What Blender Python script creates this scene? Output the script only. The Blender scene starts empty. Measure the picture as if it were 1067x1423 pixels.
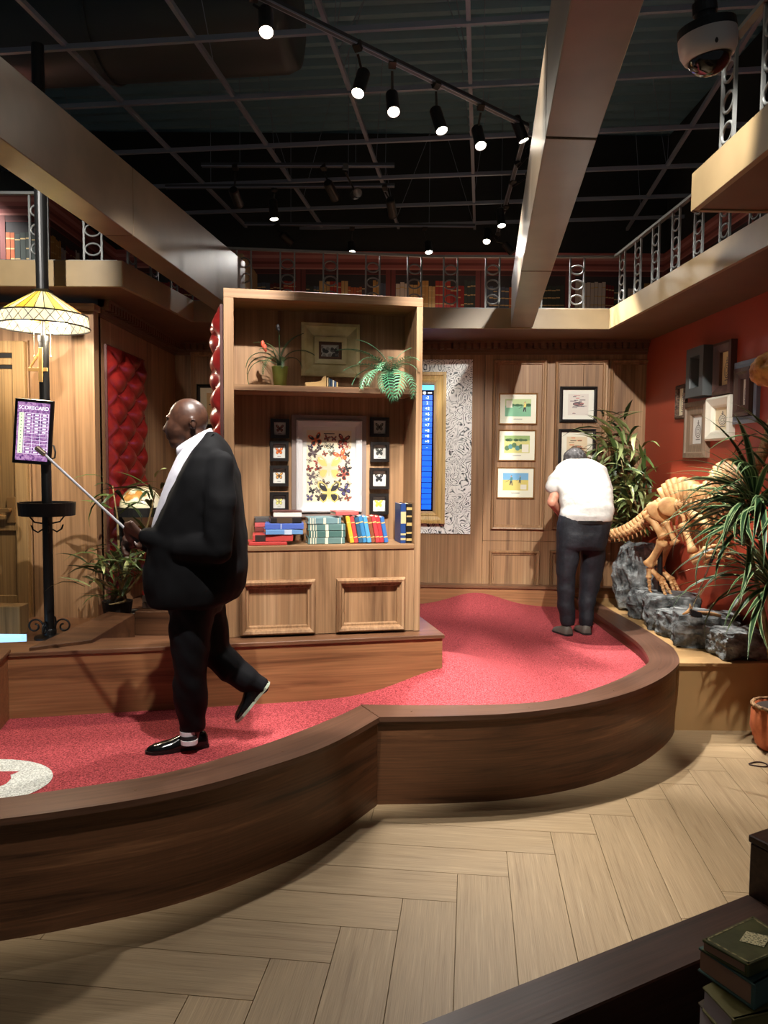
import bpy, bmesh, math, random
from mathutils import Vector as V, Matrix as MX, Euler, noise as NZ
from mathutils.bvhtree import BVHTree
R = math.radians
random.seed(7)
scene = bpy.context.scene
COL = scene.collection

# ---------------------------------------------------------------- camera
F, CX, CY, CAMH = 1070.0, 533.5, 711.5, 1.85
PITCH, ROLL = R(-3.7), -0.0076
_f = V((0, math.cos(PITCH), math.sin(PITCH))); _r0 = V((1, 0, 0)); _u0 = _r0.cross(_f)
_r = _r0*math.cos(ROLL) - _u0*math.sin(ROLL); _u = _r0*math.sin(ROLL) + _u0*math.cos(ROLL)
CAMP = V((0, 0, CAMH))
cd = bpy.data.cameras.new('camera'); cam = bpy.data.objects.new('camera', cd); COL.objects.link(cam)
cd.sensor_fit = 'HORIZONTAL'; cd.sensor_width = 36; cd.lens = 36*F/1067; cd.clip_start = .05
cam.matrix_world = MX(((_r.x, _u.x, -_f.x, 0), (_r.y, _u.y, -_f.y, 0), (_r.z, _u.z, -_f.z, CAMH), (0, 0, 0, 1)))
scene.camera = cam
def ray(x, y): return _f + _r*((x-CX)/F) + _u*((CY-y)/F)
def PY(x, y, Y): v = ray(x, y); return CAMP + v*(Y/v.y)
def PZ(x, y, z): v = ray(x, y); return CAMP + v*((z-CAMH)/v.z)
def PP(x, y, p, n): v = ray(x, y); return CAMP + v*((p-CAMP).dot(n)/v.dot(n))

# ---------------------------------------------------------------- world, exposure
w = bpy.data.worlds.new('world'); scene.world = w; w.use_nodes = True
w.node_tree.nodes['Background'].inputs[0].default_value = (.88, .95, 1.0, 1)
w.node_tree.nodes['Background'].inputs[1].default_value = .04
vs = scene.view_settings
vs.view_transform = 'Standard'; vs.look = 'None'; vs.gamma = 1; vs.exposure = 0.5; vs.use_curve_mapping = False
POWER = 1.0        # every track head's output is scaled by this

# ---------------------------------------------------------------- helpers
def s2l(c):
    return tuple(((x/255)/12.92 if x/255 <= .04045 else ((x/255+.055)/1.055)**2.4) for x in c)
_mc = {}
def new_mat(name):
    m = bpy.data.materials.new(name); m.use_nodes = True
    return m, m.node_tree, m.node_tree.nodes['Principled BSDF']
def C(r, g, b, rough=.6, metal=0, emit=0, key=''):
    k = (r, g, b, rough, metal, emit)
    if k in _mc: return _mc[k]
    m, nt, p = new_mat('paint_%02x%02x%02x' % (int(r), int(g), int(b)))
    c = s2l((r, g, b)) + (1,)
    p.inputs['Base Color'].default_value = c; p.inputs['Roughness'].default_value = rough; p.inputs['Metallic'].default_value = metal
    if emit:
        p.inputs['Emission Color'].default_value = c; p.inputs['Emission Strength'].default_value = emit
    _mc[k] = m
    return m
def N(nt, t, **kw):
    n = nt.nodes.new(t)
    for k, v in kw.items():
        if k.startswith('_'): n.inputs[k[1:].replace('_', ' ')].default_value = v
        else: setattr(n, k, v)
    return n
def ramp(nt, stops):
    n = nt.nodes.new('ShaderNodeValToRGB'); e = n.color_ramp.elements
    while len(e) < len(stops): e.new(.5)
    for el, (p, c) in zip(e, stops): el.position = p; el.color = tuple(c) + (1,)
    return n
def wood(name, dark, mid, light, axis='Z', uv=False, rough=.45, across=7., along=.35, bump=.05, rnd=False, spec=.4, vary=.13):
    """wood laminate; the grain runs along the given local axis (or along U of the uv map)"""
    m, nt, p = new_mat(name); L = nt.links.new
    tc = N(nt, 'ShaderNodeTexCoord'); mp = N(nt, 'ShaderNodeMapping')
    sc = {'X': (along, across, across), 'Y': (across, along, across), 'Z': (across, across, along)}['X' if uv else axis]
    mp.inputs['Scale'].default_value = sc
    L(tc.outputs['UV' if uv else 'Object'], mp.inputs['Vector'])
    if rnd:
        oi = N(nt, 'ShaderNodeObjectInfo'); ml = N(nt, 'ShaderNodeMath', operation='MULTIPLY'); ml.inputs[1].default_value = 57.
        L(oi.outputs['Random'], ml.inputs[0]); L(ml.outputs[0], mp.inputs['Location'])
    n1 = N(nt, 'ShaderNodeTexNoise', _Scale=1., _Detail=5., _Roughness=.62, _Distortion=.6); L(mp.outputs[0], n1.inputs['Vector'])
    rp = ramp(nt, [(.30, s2l(dark)), (.47, s2l(mid)), (.56, s2l(mid)), (.72, s2l(light))]); L(n1.outputs['Fac'], rp.inputs[0])
    mp2 = N(nt, 'ShaderNodeMapping'); mp2.inputs['Scale'].default_value = tuple(x*(3 if x == along else 9) for x in sc)
    L(tc.outputs['UV' if uv else 'Object'], mp2.inputs['Vector'])
    n2 = N(nt, 'ShaderNodeTexNoise', _Scale=1., _Detail=3.); L(mp2.outputs[0], n2.inputs['Vector'])
    mr = N(nt, 'ShaderNodeMapRange'); mr.inputs['From Min'].default_value = .3; mr.inputs['From Max'].default_value = .7
    mr.inputs['To Min'].default_value = .74; mr.inputs['To Max'].default_value = 1.16; L(n2.outputs['Fac'], mr.inputs['Value'])
    mx = N(nt, 'ShaderNodeMix', data_type='RGBA', blend_type='MULTIPLY'); mx.inputs[0].default_value = 1
    L(rp.outputs[0], mx.inputs[6]); L(mr.outputs[0], mx.inputs[7]); out = mx.outputs[2]
    if rnd:
        hs = N(nt, 'ShaderNodeHueSaturation'); r2 = N(nt, 'ShaderNodeMapRange'); r2.inputs['To Min'].default_value = 1-vary; r2.inputs['To Max'].default_value = 1+vary
        L(oi.outputs['Random'], r2.inputs['Value']); L(r2.outputs[0], hs.inputs['Value']); L(out, hs.inputs['Color']); out = hs.outputs[0]
    L(out, p.inputs['Base Color']); p.inputs['Roughness'].default_value = rough; p.inputs['Specular IOR Level'].default_value = spec
    if bump:
        b = N(nt, 'ShaderNodeBump'); b.inputs['Strength'].default_value = bump; b.inputs['Distance'].default_value = .01
        L(n2.outputs['Fac'], b.inputs['Height']); L(b.outputs[0], p.inputs['Normal'])
    return m
def speckle(name, a, b, scale=60., lo=.4, hi=.6, rough=.7, bump=.3, metal=0, detail=3., dist=.02, coat=0, spec=.5):
    m, nt, p = new_mat(name); L = nt.links.new
    tc = N(nt, 'ShaderNodeTexCoord'); n = N(nt, 'ShaderNodeTexNoise', _Scale=scale, _Detail=detail); L(tc.outputs['Object'], n.inputs['Vector'])
    rp = ramp(nt, [(lo, s2l(a)), (hi, s2l(b))]); L(n.outputs['Fac'], rp.inputs[0]); L(rp.outputs[0], p.inputs['Base Color'])
    p.inputs['Specular IOR Level'].default_value = spec; p.inputs['Roughness'].default_value = rough; p.inputs['Metallic'].default_value = metal; p.inputs['Coat Weight'].default_value = coat
    if bump:
        bp = N(nt, 'ShaderNodeBump'); bp.inputs['Strength'].default_value = bump; bp.inputs['Distance'].default_value = dist
        L(n.outputs['Fac'], bp.inputs['Height']); L(bp.outputs[0], p.inputs['Normal'])
    return m

class MB:
    def __init__(s): s.v = []; s.f = []; s.m = []; s.uv = {}
    def add(s, vs, fs, mi=0):
        o = len(s.v); s.v += [tuple(x) for x in vs]
        for f in fs: s.f.append(tuple(i+o for i in f)); s.m.append(mi)
        return s
    def box(s, c, d, mi=0, rot=None):
        hx, hy, hz = d[0]/2, d[1]/2, d[2]/2
        p = [V((x, y, z)) for z in (-hz, hz) for x, y in ((-hx, -hy), (hx, -hy), (hx, hy), (-hx, hy))]
        if rot is not None:
            q = rot if isinstance(rot, MX) else Euler(rot).to_matrix(); p = [q @ x for x in p]
        c = V(c); return s.hexa([c+x for x in p], mi)
    def box2(s, a, b, mi=0):
        return s.box([(a[i]+b[i])/2 for i in range(3)], [abs(b[i]-a[i]) for i in range(3)], mi)
    def hexa(s, p, mi=0):
        return s.add(p, [(3, 2, 1, 0), (4, 5, 6, 7), (0, 1, 5, 4), (1, 2, 6, 5), (2, 3, 7, 6), (3, 0, 4, 7)], mi)
    def quad(s, a, b, c, d, mi=0): return s.add([a, b, c, d], [(0, 1, 2, 3)], mi)
    def poly(s, pts, mi=0): return s.add(pts, [tuple(range(len(pts)))], mi)
    def prism(s, pts, z0, z1, mi=0):
        n = len(pts); a = sum(pts[i][0]*pts[(i+1) % n][1]-pts[(i+1) % n][0]*pts[i][1] for i in range(n))
        if a < 0: pts = pts[::-1]
        vs = [(x, y, z0) for x, y in pts] + [(x, y, z1) for x, y in pts]
        return s.add(vs, [tuple(range(n))[::-1], tuple(range(n, 2*n))] + [(i, (i+1) % n, n+(i+1) % n, n+i) for i in range(n)], mi)
    def rings(s, rs, mi=0, cap=True, closed=False):
        n = len(rs[0]); vs = [p for r in rs for p in r]; fs = []
        k = len(rs)
        for j in range(k if closed else k-1):
            a, b = j*n, ((j+1) % k)*n
            fs += [(a+i, a+(i+1) % n, b+(i+1) % n, b+i) for i in range(n)]
        if cap and not closed: fs += [tuple(range(n))[::-1], tuple(range((k-1)*n, k*n))]
        return s.add(vs, fs, mi)
    def tube(s, pts, r, n=8, mi=0, closed=False, flat=None):
        pts = [V(p) for p in pts]; k = len(pts); rs = r if isinstance(r, (list, tuple)) else [r]*k
        out = []; up = None
        for i, p in enumerate(pts):
            if closed: t = pts[(i+1) % k]-pts[i-1]
            else: t = pts[min(i+1, k-1)]-pts[max(i-1, 0)]
            t.normalize()
            if up is None: up = V((0, 0, 1)) if abs(t.z) < .9 else V((1, 0, 0))
            x = up.cross(t); 
            if x.length < 1e-6: x = V((0, 1, 0)).cross(t)
            x.normalize(); y = t.cross(x); up = y
            fl = flat or 1
            out.append([p + x*(rs[i]*math.cos(2*math.pi*j/n)) + y*(rs[i]*fl*math.sin(2*math.pi*j/n)) for j in range(n)])
        return s.rings(out, mi, True, closed)
    def cyl(s, a, b, r, n=12, mi=0, r2=None): return s.tube([a, b], [r, r if r2 is None else r2], n, mi)
    def lathe(s, prof, n=20, c=(0, 0, 0), mi=0, cap=True):
        c = V(c)
        return s.rings([[c+V((r*math.cos(2*math.pi*j/n), r*math.sin(2*math.pi*j/n), z)) for j in range(n)] for r, z in prof], mi, cap)
    def ell(s, c, r, mi=0, rot=None, n=14, k=9):
        c = V(c); q = (rot if isinstance(rot, MX) else Euler(rot).to_matrix()) if rot is not None else MX.Identity(3)
        rs = []
        for j in range(k):
            t = -math.pi/2 + math.pi*(j+.25)/(k-.5)
            rs.append([c + q @ V((r[0]*math.cos(t)*math.cos(2*math.pi*i/n), r[1]*math.cos(t)*math.sin(2*math.pi*i/n), r[2]*math.sin(t))) for i in range(n)])
        return s.rings(rs, mi)
    def cap(s, a, ra, b, rb, n=12, mi=0):
        """tapered capsule"""
        a, b = V(a), V(b); d = (b-a).normalized() if (b-a).length > 1e-6 else V((0, 0, 1))
        pts = []; rr = []
        for t in (-80, -50, -20): pts.append(a + d*ra*math.sin(R(t))); rr.append(ra*math.cos(R(t)))
        for t in (20, 50, 80): pts.append(b + d*rb*math.sin(R(t))); rr.append(rb*math.cos(R(t)))
        return s.tube(pts, rr, n, mi)
    def frame(s, w, h, loops, mi=0):
        """rectangular frame in the local XZ plane, centre at the origin; loops = (inset, y)"""
        rs = []
        for ins, y in loops:
            a, b = w/2-ins, h/2-ins
            rs.append([V((-a, y, -b)), V((a, y, -b)), V((a, y, b)), V((-a, y, b))])
        return s.rings(rs, mi, cap=False)
    def obj(s, name, mats, parent=None, loc=None, rot=None, smooth=False, bevel=0, seg=1, kind=None):
        me = bpy.data.meshes.new(name); me.from_pydata(s.v, [], s.f)
        if not isinstance(mats, (list, tuple)): mats = [mats]
        for m in mats: me.materials.append(m)
        if len(mats) > 1: me.polygons.foreach_set('material_index', s.m)
        if s.uv:
            ul = me.uv_layers.new(name='uv')
            for lp in me.loops: ul.data[lp.index].uv = s.uv.get(lp.vertex_index, (0, 0))
        bm = bmesh.new(); bm.from_mesh(me); bmesh.ops.recalc_face_normals(bm, faces=bm.faces) if not getattr(s, 'keep', False) else None
        bm.to_mesh(me); bm.free()
        if smooth: me.polygons.foreach_set('use_smooth', [True]*len(me.polygons))
        o = bpy.data.objects.new(name, me); COL.objects.link(o)
        if parent: o.parent = parent
        if loc is not None: o.location = loc
        if rot is not None: o.rotation_euler = rot
        if bevel:
            b = o.modifiers.new('bevel', 'BEVEL'); b.width = bevel; b.segments = seg; b.limit_method = 'ANGLE'; b.angle_limit = R(40)
        if kind: o['kind'] = kind
        return o
def tag(o, label, cat, group=None):
    o['label'] = label; o['category'] = cat
    if group: o['group'] = group
    return o
def thing(name, label, cat, loc=(0, 0, 0), rotz=0, group=None, rot=None):
    o = bpy.data.objects.new(name, None); COL.objects.link(o); o.empty_display_size = .05
    o.location = loc; o.rotation_euler = rot if rot is not None else (0, 0, rotz)
    return tag(o, label, cat, group)
def struct(o, label=None, cat=None):
    o['kind'] = 'structure'
    if label: o['label'] = label; o['category'] = cat
    return o
def sroot(name, label, cat, loc=(0, 0, 0), rotz=0):
    o = thing(name, label, cat, loc, rotz); o['kind'] = 'structure'; return o
def inst(src, name=None, parent=None, loc=None, rot=None, scale=None, mw=None):
    o = src.copy(); COL.objects.link(o)
    if name: o.name = name
    if parent is not None: o.parent = parent
    if loc is not None: o.location = loc
    if rot is not None: o.rotation_euler = rot
    if scale is not None: o.scale = scale
    if mw is not None: o.matrix_basis = mw
    return o
def bake(o):
    """evaluate one object's modifiers in a scratch scene and hand back the mesh"""
    sc = bpy.data.scenes.new('scratch'); sc.collection.objects.link(o); vl = sc.view_layers[0]; vl.update(); dg = vl.depsgraph; dg.update()
    me = bpy.data.meshes.new_from_object(o.evaluated_get(dg)); sc.collection.objects.unlink(o); bpy.data.scenes.remove(sc)
    return me
def blob(mb, voxel, smooth=6):
    """fuse overlapping closed shapes into one continuous skin"""
    me = bpy.data.meshes.new('tmp'); me.from_pydata(mb.v, [], mb.f)
    bm = bmesh.new(); bm.from_mesh(me); bmesh.ops.recalc_face_normals(bm, faces=bm.faces); bm.to_mesh(me); bm.free()
    o = bpy.data.objects.new('tmp', me)
    md = o.modifiers.new('r', 'REMESH'); md.mode = 'VOXEL'; md.voxel_size = voxel
    sm = o.modifiers.new('s', 'SMOOTH'); sm.factor = .5; sm.iterations = smooth
    me2 = bake(o)
    bpy.data.objects.remove(o); bpy.data.meshes.remove(me)
    me2.materials.clear(); me2.polygons.foreach_set('use_smooth', [True]*len(me2.polygons))
    return me2
def crumple(me, amp, fn):
    n = len(me.vertices); co = [0.]*(3*n); no = [0.]*(3*n); me.vertices.foreach_get('co', co); me.vertices.foreach_get('normal', no)
    for i in range(n):
        k = amp*fn(V(co[3*i:3*i+3]))
        for j in range(3): co[3*i+j] += no[3*i+j]*k
    me.vertices.foreach_set('co', co); me.update(); return me
def meobj(name, me, mat, parent=None):
    me.name = name; me.materials.append(mat); o = bpy.data.objects.new(name, me); COL.objects.link(o)
    if parent: o.parent = parent
    return o
def text(body, size, mat, parent, loc, rot=(R(90), 0, 0), name='lettering', align='CENTER', ext=.0005, sx=1):
    cu = bpy.data.curves.new('t', 'FONT'); cu.body = body; cu.size = size; cu.extrude = ext; cu.align_x = align; cu.align_y = 'CENTER'
    o = bpy.data.objects.new('t', cu); me = bake(o); bpy.data.objects.remove(o)
    me.materials.clear(); t = meobj(name, me, mat, parent); t.location = loc; t.rotation_euler = rot; t.scale = (sx, 1, 1)
    return t
def unit(a, b): d = b-a; d.z = 0; return d.normalized()
def rotz_of(d): return math.atan2(d.y, d.x)

# ---------------------------------------------------------------- materials
W_WALL = wood('walnut_wall', (92, 64, 42), (148, 112, 78), (180, 144, 106), 'Z', across=6, along=.25, rough=.5)
W_CASE = wood('walnut_case', (100, 70, 46), (154, 118, 84), (184, 148, 112), 'Z', across=7, along=.3, rough=.5)
W_CASEH = wood('walnut_case_level', (100, 70, 46), (154, 118, 84), (184, 148, 112), 'X', across=7, along=.3, rough=.45)
W_FACE = wood('curb_face', (50, 28, 18), (104, 68, 44), (150, 104, 70), uv=True, across=11, along=.8, rough=.42, spec=.5)
W_CAP = wood('curb_cap', (76, 50, 38), (98, 68, 52), (112, 82, 64), uv=True, across=10, along=.6, rough=.38, bump=.03)
W_LEDGE = wood('ledge_face', (94, 58, 34), (146, 102, 66), (172, 128, 88), 'X', across=8, along=.5, rough=.45)
W_LEDGECAP = wood('ledge_cap', (86, 56, 38), (116, 80, 56), (132, 96, 70), 'X', across=10, along=.6, rough=.35)
W_PLANK = wood('oak_plank', (142, 118, 86), (160, 136, 102), (176, 152, 118), 'X', across=48, along=1.6, rough=.5, rnd=True, bump=.04, vary=.05)
W_DOOR = wood('door_oak', (112, 84, 50), (150, 118, 76), (172, 140, 96), 'Z', across=9, along=.4, rough=.55)
W_DARK = wood('dark_trim', (58, 36, 22), (86, 56, 36), (104, 72, 48), 'X', across=8, along=.5, rough=.4)
W_BENCH = wood('bench_dark', (46, 28, 20), (70, 46, 34), (90, 62, 46), 'X', across=9, along=.5, rough=.4)
W_CORN = wood('cornice', (70, 46, 30), (104, 72, 48), (122, 88, 60), 'X', across=8, along=.4, rough=.5)
W_BEAM = speckle('beam_wrap', (104, 90, 72), (122, 106, 86), 3., .35, .65, rough=.32, bump=.03, dist=.03)
W_FASC = speckle('fascia_paint', (132, 112, 78), (148, 126, 90), 4., .3, .7, rough=.4, bump=.02)
SOFFIT = speckle('soffit_paint', (96, 66, 42), (108, 76, 50), 3., .3, .7, rough=.6, bump=0)
CARPET = speckle('red_turf', (120, 30, 38), (214, 92, 96), 135., .36, .68, rough=.95, bump=.6, dist=.012, detail=2.)
WHITETURF = speckle('white_turf', (176, 178, 168), (238, 240, 232), 150., .36, .6, rough=.95, bump=.6, dist=.012, detail=2.)
REDWALL = speckle('red_paint', (160, 62, 40), (168, 68, 44), 2., .3, .7, rough=.45, bump=.02)
TAN = speckle('tan_paint', (164, 128, 82), (178, 142, 94), 3., .3, .7, rough=.45, bump=.02)
BLACK = C(18, 18, 18, .4); IRON = speckle('iron', (34, 34, 33), (46, 46, 44), 30., rough=.45, bump=.05)
IRONG = C(110, 112, 110, .4, .3)
DECK = C(104, 142, 158, .6); GRIDM = C(120, 130, 146, .45, .2)
LEATHER = speckle('red_leather', (112, 22, 20), (128, 30, 26), 20., rough=.3, bump=.04, coat=.2)
WHITEP = C(216, 214, 206, .6); PAPER = C(232, 222, 200, .7); PAGE = C(226, 206, 180, .8)
GOLD = wood('gilt_wood', (178, 140, 78), (206, 172, 108), (222, 190, 130), 'Z', across=10, along=.5, rough=.4)
ROCK = speckle('rock', (50, 54, 54), (142, 147, 146), 11., .36, .68, rough=.8, bump=1.0, dist=.05, detail=10.)
BONE = speckle('bone', (174, 122, 70), (218, 176, 120), 9., .35, .65, rough=.6, bump=.5, dist=.015, detail=6.)
# ================================================================ the setting
class Plane:
    """a vertical wall plane: local x runs along the wall, local -y faces the room"""
    def __init__(s, p, rz): s.p = V(p); s.rz = rz; s.d = V((math.cos(rz), math.sin(rz), 0)); s.n = V((math.sin(rz), -math.cos(rz), 0))
    def hit(s, x, y, off=0): return PP(x, y, s.p + s.n*off, s.n)
    def loc(s, x, y, off=0): q = s.hit(x, y, off) - s.p; return q.dot(s.d), q.z
    def at(s, lx, lz, off=0): return s.p + s.d*lx + V((0, 0, lz)) + s.n*off
    def rect(s, x0, y0, x1, y1, off=0):
        xm, ym = (x0+x1)/2, (y0+y1)/2
        a, b = s.loc(x0, ym, off)[0], s.loc(x1, ym, off)[0]; c, d = s.loc(xm, y0, off)[1], s.loc(xm, y1, off)[1]
        return s.at((a+b)/2, (c+d)/2, off), b-a, c-d
def crom(pts, n):
    """smooth curve through 2-D points, n samples evenly spaced by length"""
    P = [V((p[0], p[1], 0)) for p in pts]; P = [P[0]*2-P[1]] + P + [P[-1]*2-P[-2]]; out = []
    for i in range(1, len(P)-2):
        for k in range(16):
            t = k/16; a, b, c, d = P[i-1:i+3]
            out.append(.5*((2*b)+(c-a)*t+(2*a-5*b+4*c-d)*t*t+(3*b-a-3*c+d)*t**3))
    out.append(P[-2]); L = [0]
    for a, b in zip(out, out[1:]): L.append(L[-1]+(b-a).length)
    res = []; j = 0
    for k in range(n):
        s = L[-1]*k/(n-1)
        while j < len(L)-2 and L[j+1] < s: j += 1
        t = (s-L[j])/max(L[j+1]-L[j], 1e-9); res.append(out[j].lerp(out[j+1], min(1, t)))
    return res
# ---- floor: herringbone planks
fl = MB(); fl.box2((-6, .2, -.05), (6, 9, -.012)); floor = struct(fl.obj('floor', C(104, 84, 56, .8)), 'pale oak herringbone plank floor', 'floor')
LO = [(-2.6, 2.56), (-1.95, 2.695), (-1.446, 2.836), (-1.195, 2.925), (-.935, 3.04), (-.704, 3.185), (-.524, 3.343), (-.355, 3.507), (-.209, 3.696), (-.017, 4.031)]
LI = [(-2.6, 2.70), (-2.05, 2.85), (-1.536, 3.016), (-.998, 3.247), (-.717, 3.473), (-.472, 3.74), (-.23, 4.062), (-.123, 4.236)]
RO = [(-.017, 4.04), (.378, 4.064), (.721, 4.12), (1.098, 4.266), (1.424, 4.476), (1.698, 4.737), (1.924, 5.028), (2.06, 5.273), (2.145, 5.585), (2.165, 5.789), (2.16, 6.436), (2.123, 7.243), (2.10, 7.9)]
RI = [(-.123, 4.25), (.273, 4.246), (.748, 4.283), (1.039, 4.397), (1.398, 4.698), (1.683, 5.021), (1.83, 5.228), (1.888, 5.428), (1.935, 5.712), (1.95, 5.999), (1.943, 6.575), (1.945, 7.059), (1.945, 7.9)]
lo, li, ro, ri = crom(LO, 40), crom(LI, 40), crom(RO, 70), crom(RI, 70)
def inside(x, y, poly):
    c = False; n = len(poly)
    for i in range(n):
        a, b = poly[i], poly[i-1]
        if (a[1] > y) != (b[1] > y) and x < (b[0]-a[0])*(y-a[1])/(b[1]-a[1])+a[0]: c = not c
    return c
OUT = [(p.x, p.y) for p in lo] + [(p.x, p.y) for p in ro] + [(-2.6, 7.9)]
pw, pl = .228, 1.14; A = V((.112, .9937, 0)); B = V((.9937, -.112, 0)); O0 = V((.345, 3.362, 0))
pk = MB(); pk.box((0, 0, -.006), (pl-.0022, pw-.0022, .012)); pk0 = None
for i in range(-16, 14):
    for k in (-1, 0, 1):
        for typ in 'AB':
            if typ == 'A': c = O0 + B*((i+.5)*pw) + A*(i*pw-pl/2+2*pl*k); rz = rotz_of(A)
            else: c = O0 + B*(i*pw-pl/2) + A*((i-.5)*pw+2*pl*k); rz = rotz_of(B)
            if c.y < .4 or c.y > 6.2 or abs(c.x) > 3.9: continue
            ux, uy = (A, B) if typ == 'A' else (B, A)
            if all(inside((c+ux*t+uy*e).x, (c+ux*t+uy*e).y, OUT) for t in (-.57, -.3, 0, .3, .57) for e in (-.114, 0, .114)): continue
            if pk0 is None: pk0 = pk.obj('floor_plank', W_PLANK, floor, bevel=.0008); o = pk0
            else: o = inst(pk0, 'floor_plank', floor)
            o.location = c; o.rotation_euler = (0, 0, rz)
# ---- curved curbs of the putting green
def curb(name, label, a, b, zt=.49, zi=.3):
    t = thing(name, label, 'curb', (a[len(a)//2].x, a[len(a)//2].y, 0), group=None)
    o = V(t.location); n = len(a)
    L = [0]
    for p, q in zip(a, a[1:]): L.append(L[-1]+(q-p).length)
    def strip(nm, cols, mat):
        mb = MB()
        for k, (fn, v) in enumerate(cols):
            for i in range(n): mb.v.append(tuple(fn(i)-o)); mb.uv[len(mb.v)-1] = (L[i], v)
        m = len(cols)
        for k in range(m-1):
            for i in range(n-1): mb.f.append((k*n+i, k*n+i+1, (k+1)*n+i+1, (k+1)*n+i)); mb.m.append(0)
        for e in (0, n-1): mb.f.append(tuple(k*n+e for k in range(m))); mb.m.append(0)
        return mb.obj(nm, mat, t)
    def off(i, s, z):   # s = 0 outer edge, 1 inner edge
        p = a[i].lerp(b[i], s); return V((p.x, p.y, z))
    strip('curb_cap', [(lambda i: off(i, 0, zt-.028), 0), (lambda i: off(i, 0, zt), .03), (lambda i: off(i, 1, zt), .2), (lambda i: off(i, 1, zt-.028), .23)], W_CAP)
    strip('curb_face', [(lambda i: off(i, .09, zt-.028), zt), (lambda i: off(i, .09, 0.0), 0), (lambda i: off(i, .2, 0.0), 0), (lambda i: off(i, .2, zt-.03), zt)], W_FACE)
    strip('inner_face', [(lambda i: off(i, .93, zt-.028), zt), (lambda i: off(i, .93, zi), 0), (lambda i: off(i, .8, zi), 0), (lambda i: off(i, .8, zt-.03), zt)], W_FACE)
    sc = None
    for i in range(3, n, 9):
        for s in (.45,):
            if sc is None: m = MB(); m.lathe([(.005, 0), (.005, .0015), (.002, .0016)], 10); sc = m.obj('screw', C(120, 100, 80, .3, .8), t); ob = sc
            else: ob = inst(sc, 'screw', t)
            ob.location = off(i, s, zt)-o
    return t
curb('golf_curb', 'curved dark wood curb bowing out past the white ring on the red turf', lo, li)
curb('golf_curb', 'curved dark wood curb sweeping round the red turf to the dinosaur rocks', ro, ri)
# ---- red putting turf
def turf_z(x, y):
    return .38 + .19*math.exp(-((x-.42)/.42)**2-((y-5.05)/.55)**2)*(1 if x > .42 else 1) + .13*math.exp(-((x-.97)/.36)**2-((y-8.0)/.7)**2) + .03*math.exp(-((x-.85)/.3)**2-((y-6.6)/1.0)**2)
mid = [(p+q)/2 for p, q in zip(lo, li)] + [(p+q)/2 for p, q in zip(ro, ri)]
INN = [(p.x, p.y) for p in mid] + [(-2.6, 7.9)]
tb = MB(); st = .045; idx = {}
def tv(i, j):
    if (i, j) not in idx: x, y = -2.6+i*st, 2.5+j*st; idx[i, j] = len(tb.v); tb.v.append((x, y, turf_z(x, y)))
    return idx[i, j]
for i in range(108):
    for j in range(122):
        x, y = -2.6+(i+.5)*st, 2.5+(j+.5)*st
        if not inside(x, y, INN) or (x < .2 and y > 4.95+.22*x+.05): continue
        tb.f.append((tv(i, j), tv(i+1, j), tv(i+1, j+1), tv(i, j+1))); tb.m.append(0)
turf = tag(tb.obj('putting_turf', CARPET, smooth=True), 'red speckled putting turf inside the curved wooden curbs', 'turf')
bs = MB(); bs.prism([(p.x, p.y) for p in [a.lerp(b, .6) for a, b in zip(lo, li)][::3]] + [(p.x, p.y) for p in [a.lerp(b, .6) for a, b in zip(ro, ri)][::3]] + [(-2.6, 7.9)], .005, .36)
struct(bs.obj('floor_platform', C(80, 50, 40, .8)))
wr = MB(); cxr, cyr = -1.86, 3.415
wr.poly([(cxr+.345*math.cos(t), cyr+.272*math.sin(t), .3835) for t in [2*math.pi*k/48 for k in range(48)]])
rp_ = [(-2.10, 3.53), (-1.79, 3.535), (-1.705, 3.538), (-1.728, 3.495), (-1.705, 3.455), (-1.70, 3.40), (-1.73, 3.34), (-1.80, 3.28), (-2.08, 3.30)]
wr.poly([(x, y, .3855) for x, y in rp_], 1)
tag(wr.obj('turf_emblem', [WHITETURF, CARPET]), 'white turf ring laid into the red putting turf', 'emblem')
# ---- raised wooden ledge carrying the bookcase
LA, LB = PZ(10, 908, .76), PZ(618, 882, .76); LD = unit(LA, LB); LRZ = rotz_of(LD); LN = V((-LD.y, LD.x, 0))
ll = (LB-LA).length
t = sroot('floor_ledge', 'raised wooden ledge running behind the red turf', 'ledge', (LA.x, LA.y, 0), LRZ)
m = MB(); m.prism([(-.6, .012), (ll-.012, .012), (ll-.012, .80), (1.05, .80), (1.05, .28), (-.6, .28)], .02, .735); m.obj('ledge_face', W_LEDGE, t)
m = MB(); m.prism([(-.6, 0), (ll, 0), (ll, .81), (1.04, .81), (1.04, .29), (-.6, .29)], .735, .76); m.obj('ledge_cap', W_LEDGECAP, t, bevel=.003)
m = MB(); m.box2((-.9, -.30, .02), (0, .02, .755)); m.obj('ledge_return', W_LEDGE, t)
m = MB(); m.box2((-.9, -.31, .755), (.012, .03, .775)); m.obj('ledge_return_cap', W_LEDGECAP, t, bevel=.003)
m = MB(); m.prism([(-4.5, 4.2), (-2.2, 4.58), (-1.05, 4.85), (-1.05, 5.38), (.1, 5.63), (.1, 7.85), (-4.5, 7.85)], .02, .62); struct(m.obj('floor_stage', W_LEDGECAP))
# ---- tan platform for the dinosaur
m = MB(); m.prism([(2.02, 5.262), (3.4, 5.262), (3.4, 7.95), (2.05, 7.95), (2.05, 5.35)], 0.0, .458)
tp = sroot('floor_dinosaur_platform', 'tan painted platform under the rocks and the dinosaur', 'platform')
m.obj('platform_body', TAN, tp); m = MB(); m.prism([(2.02, 5.235), (3.4, 5.235), (3.4, 7.95), (2.05, 7.95), (2.05, 5.35)], .458, .483); m.obj('platform_top', TAN, tp, bevel=.003)
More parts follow.
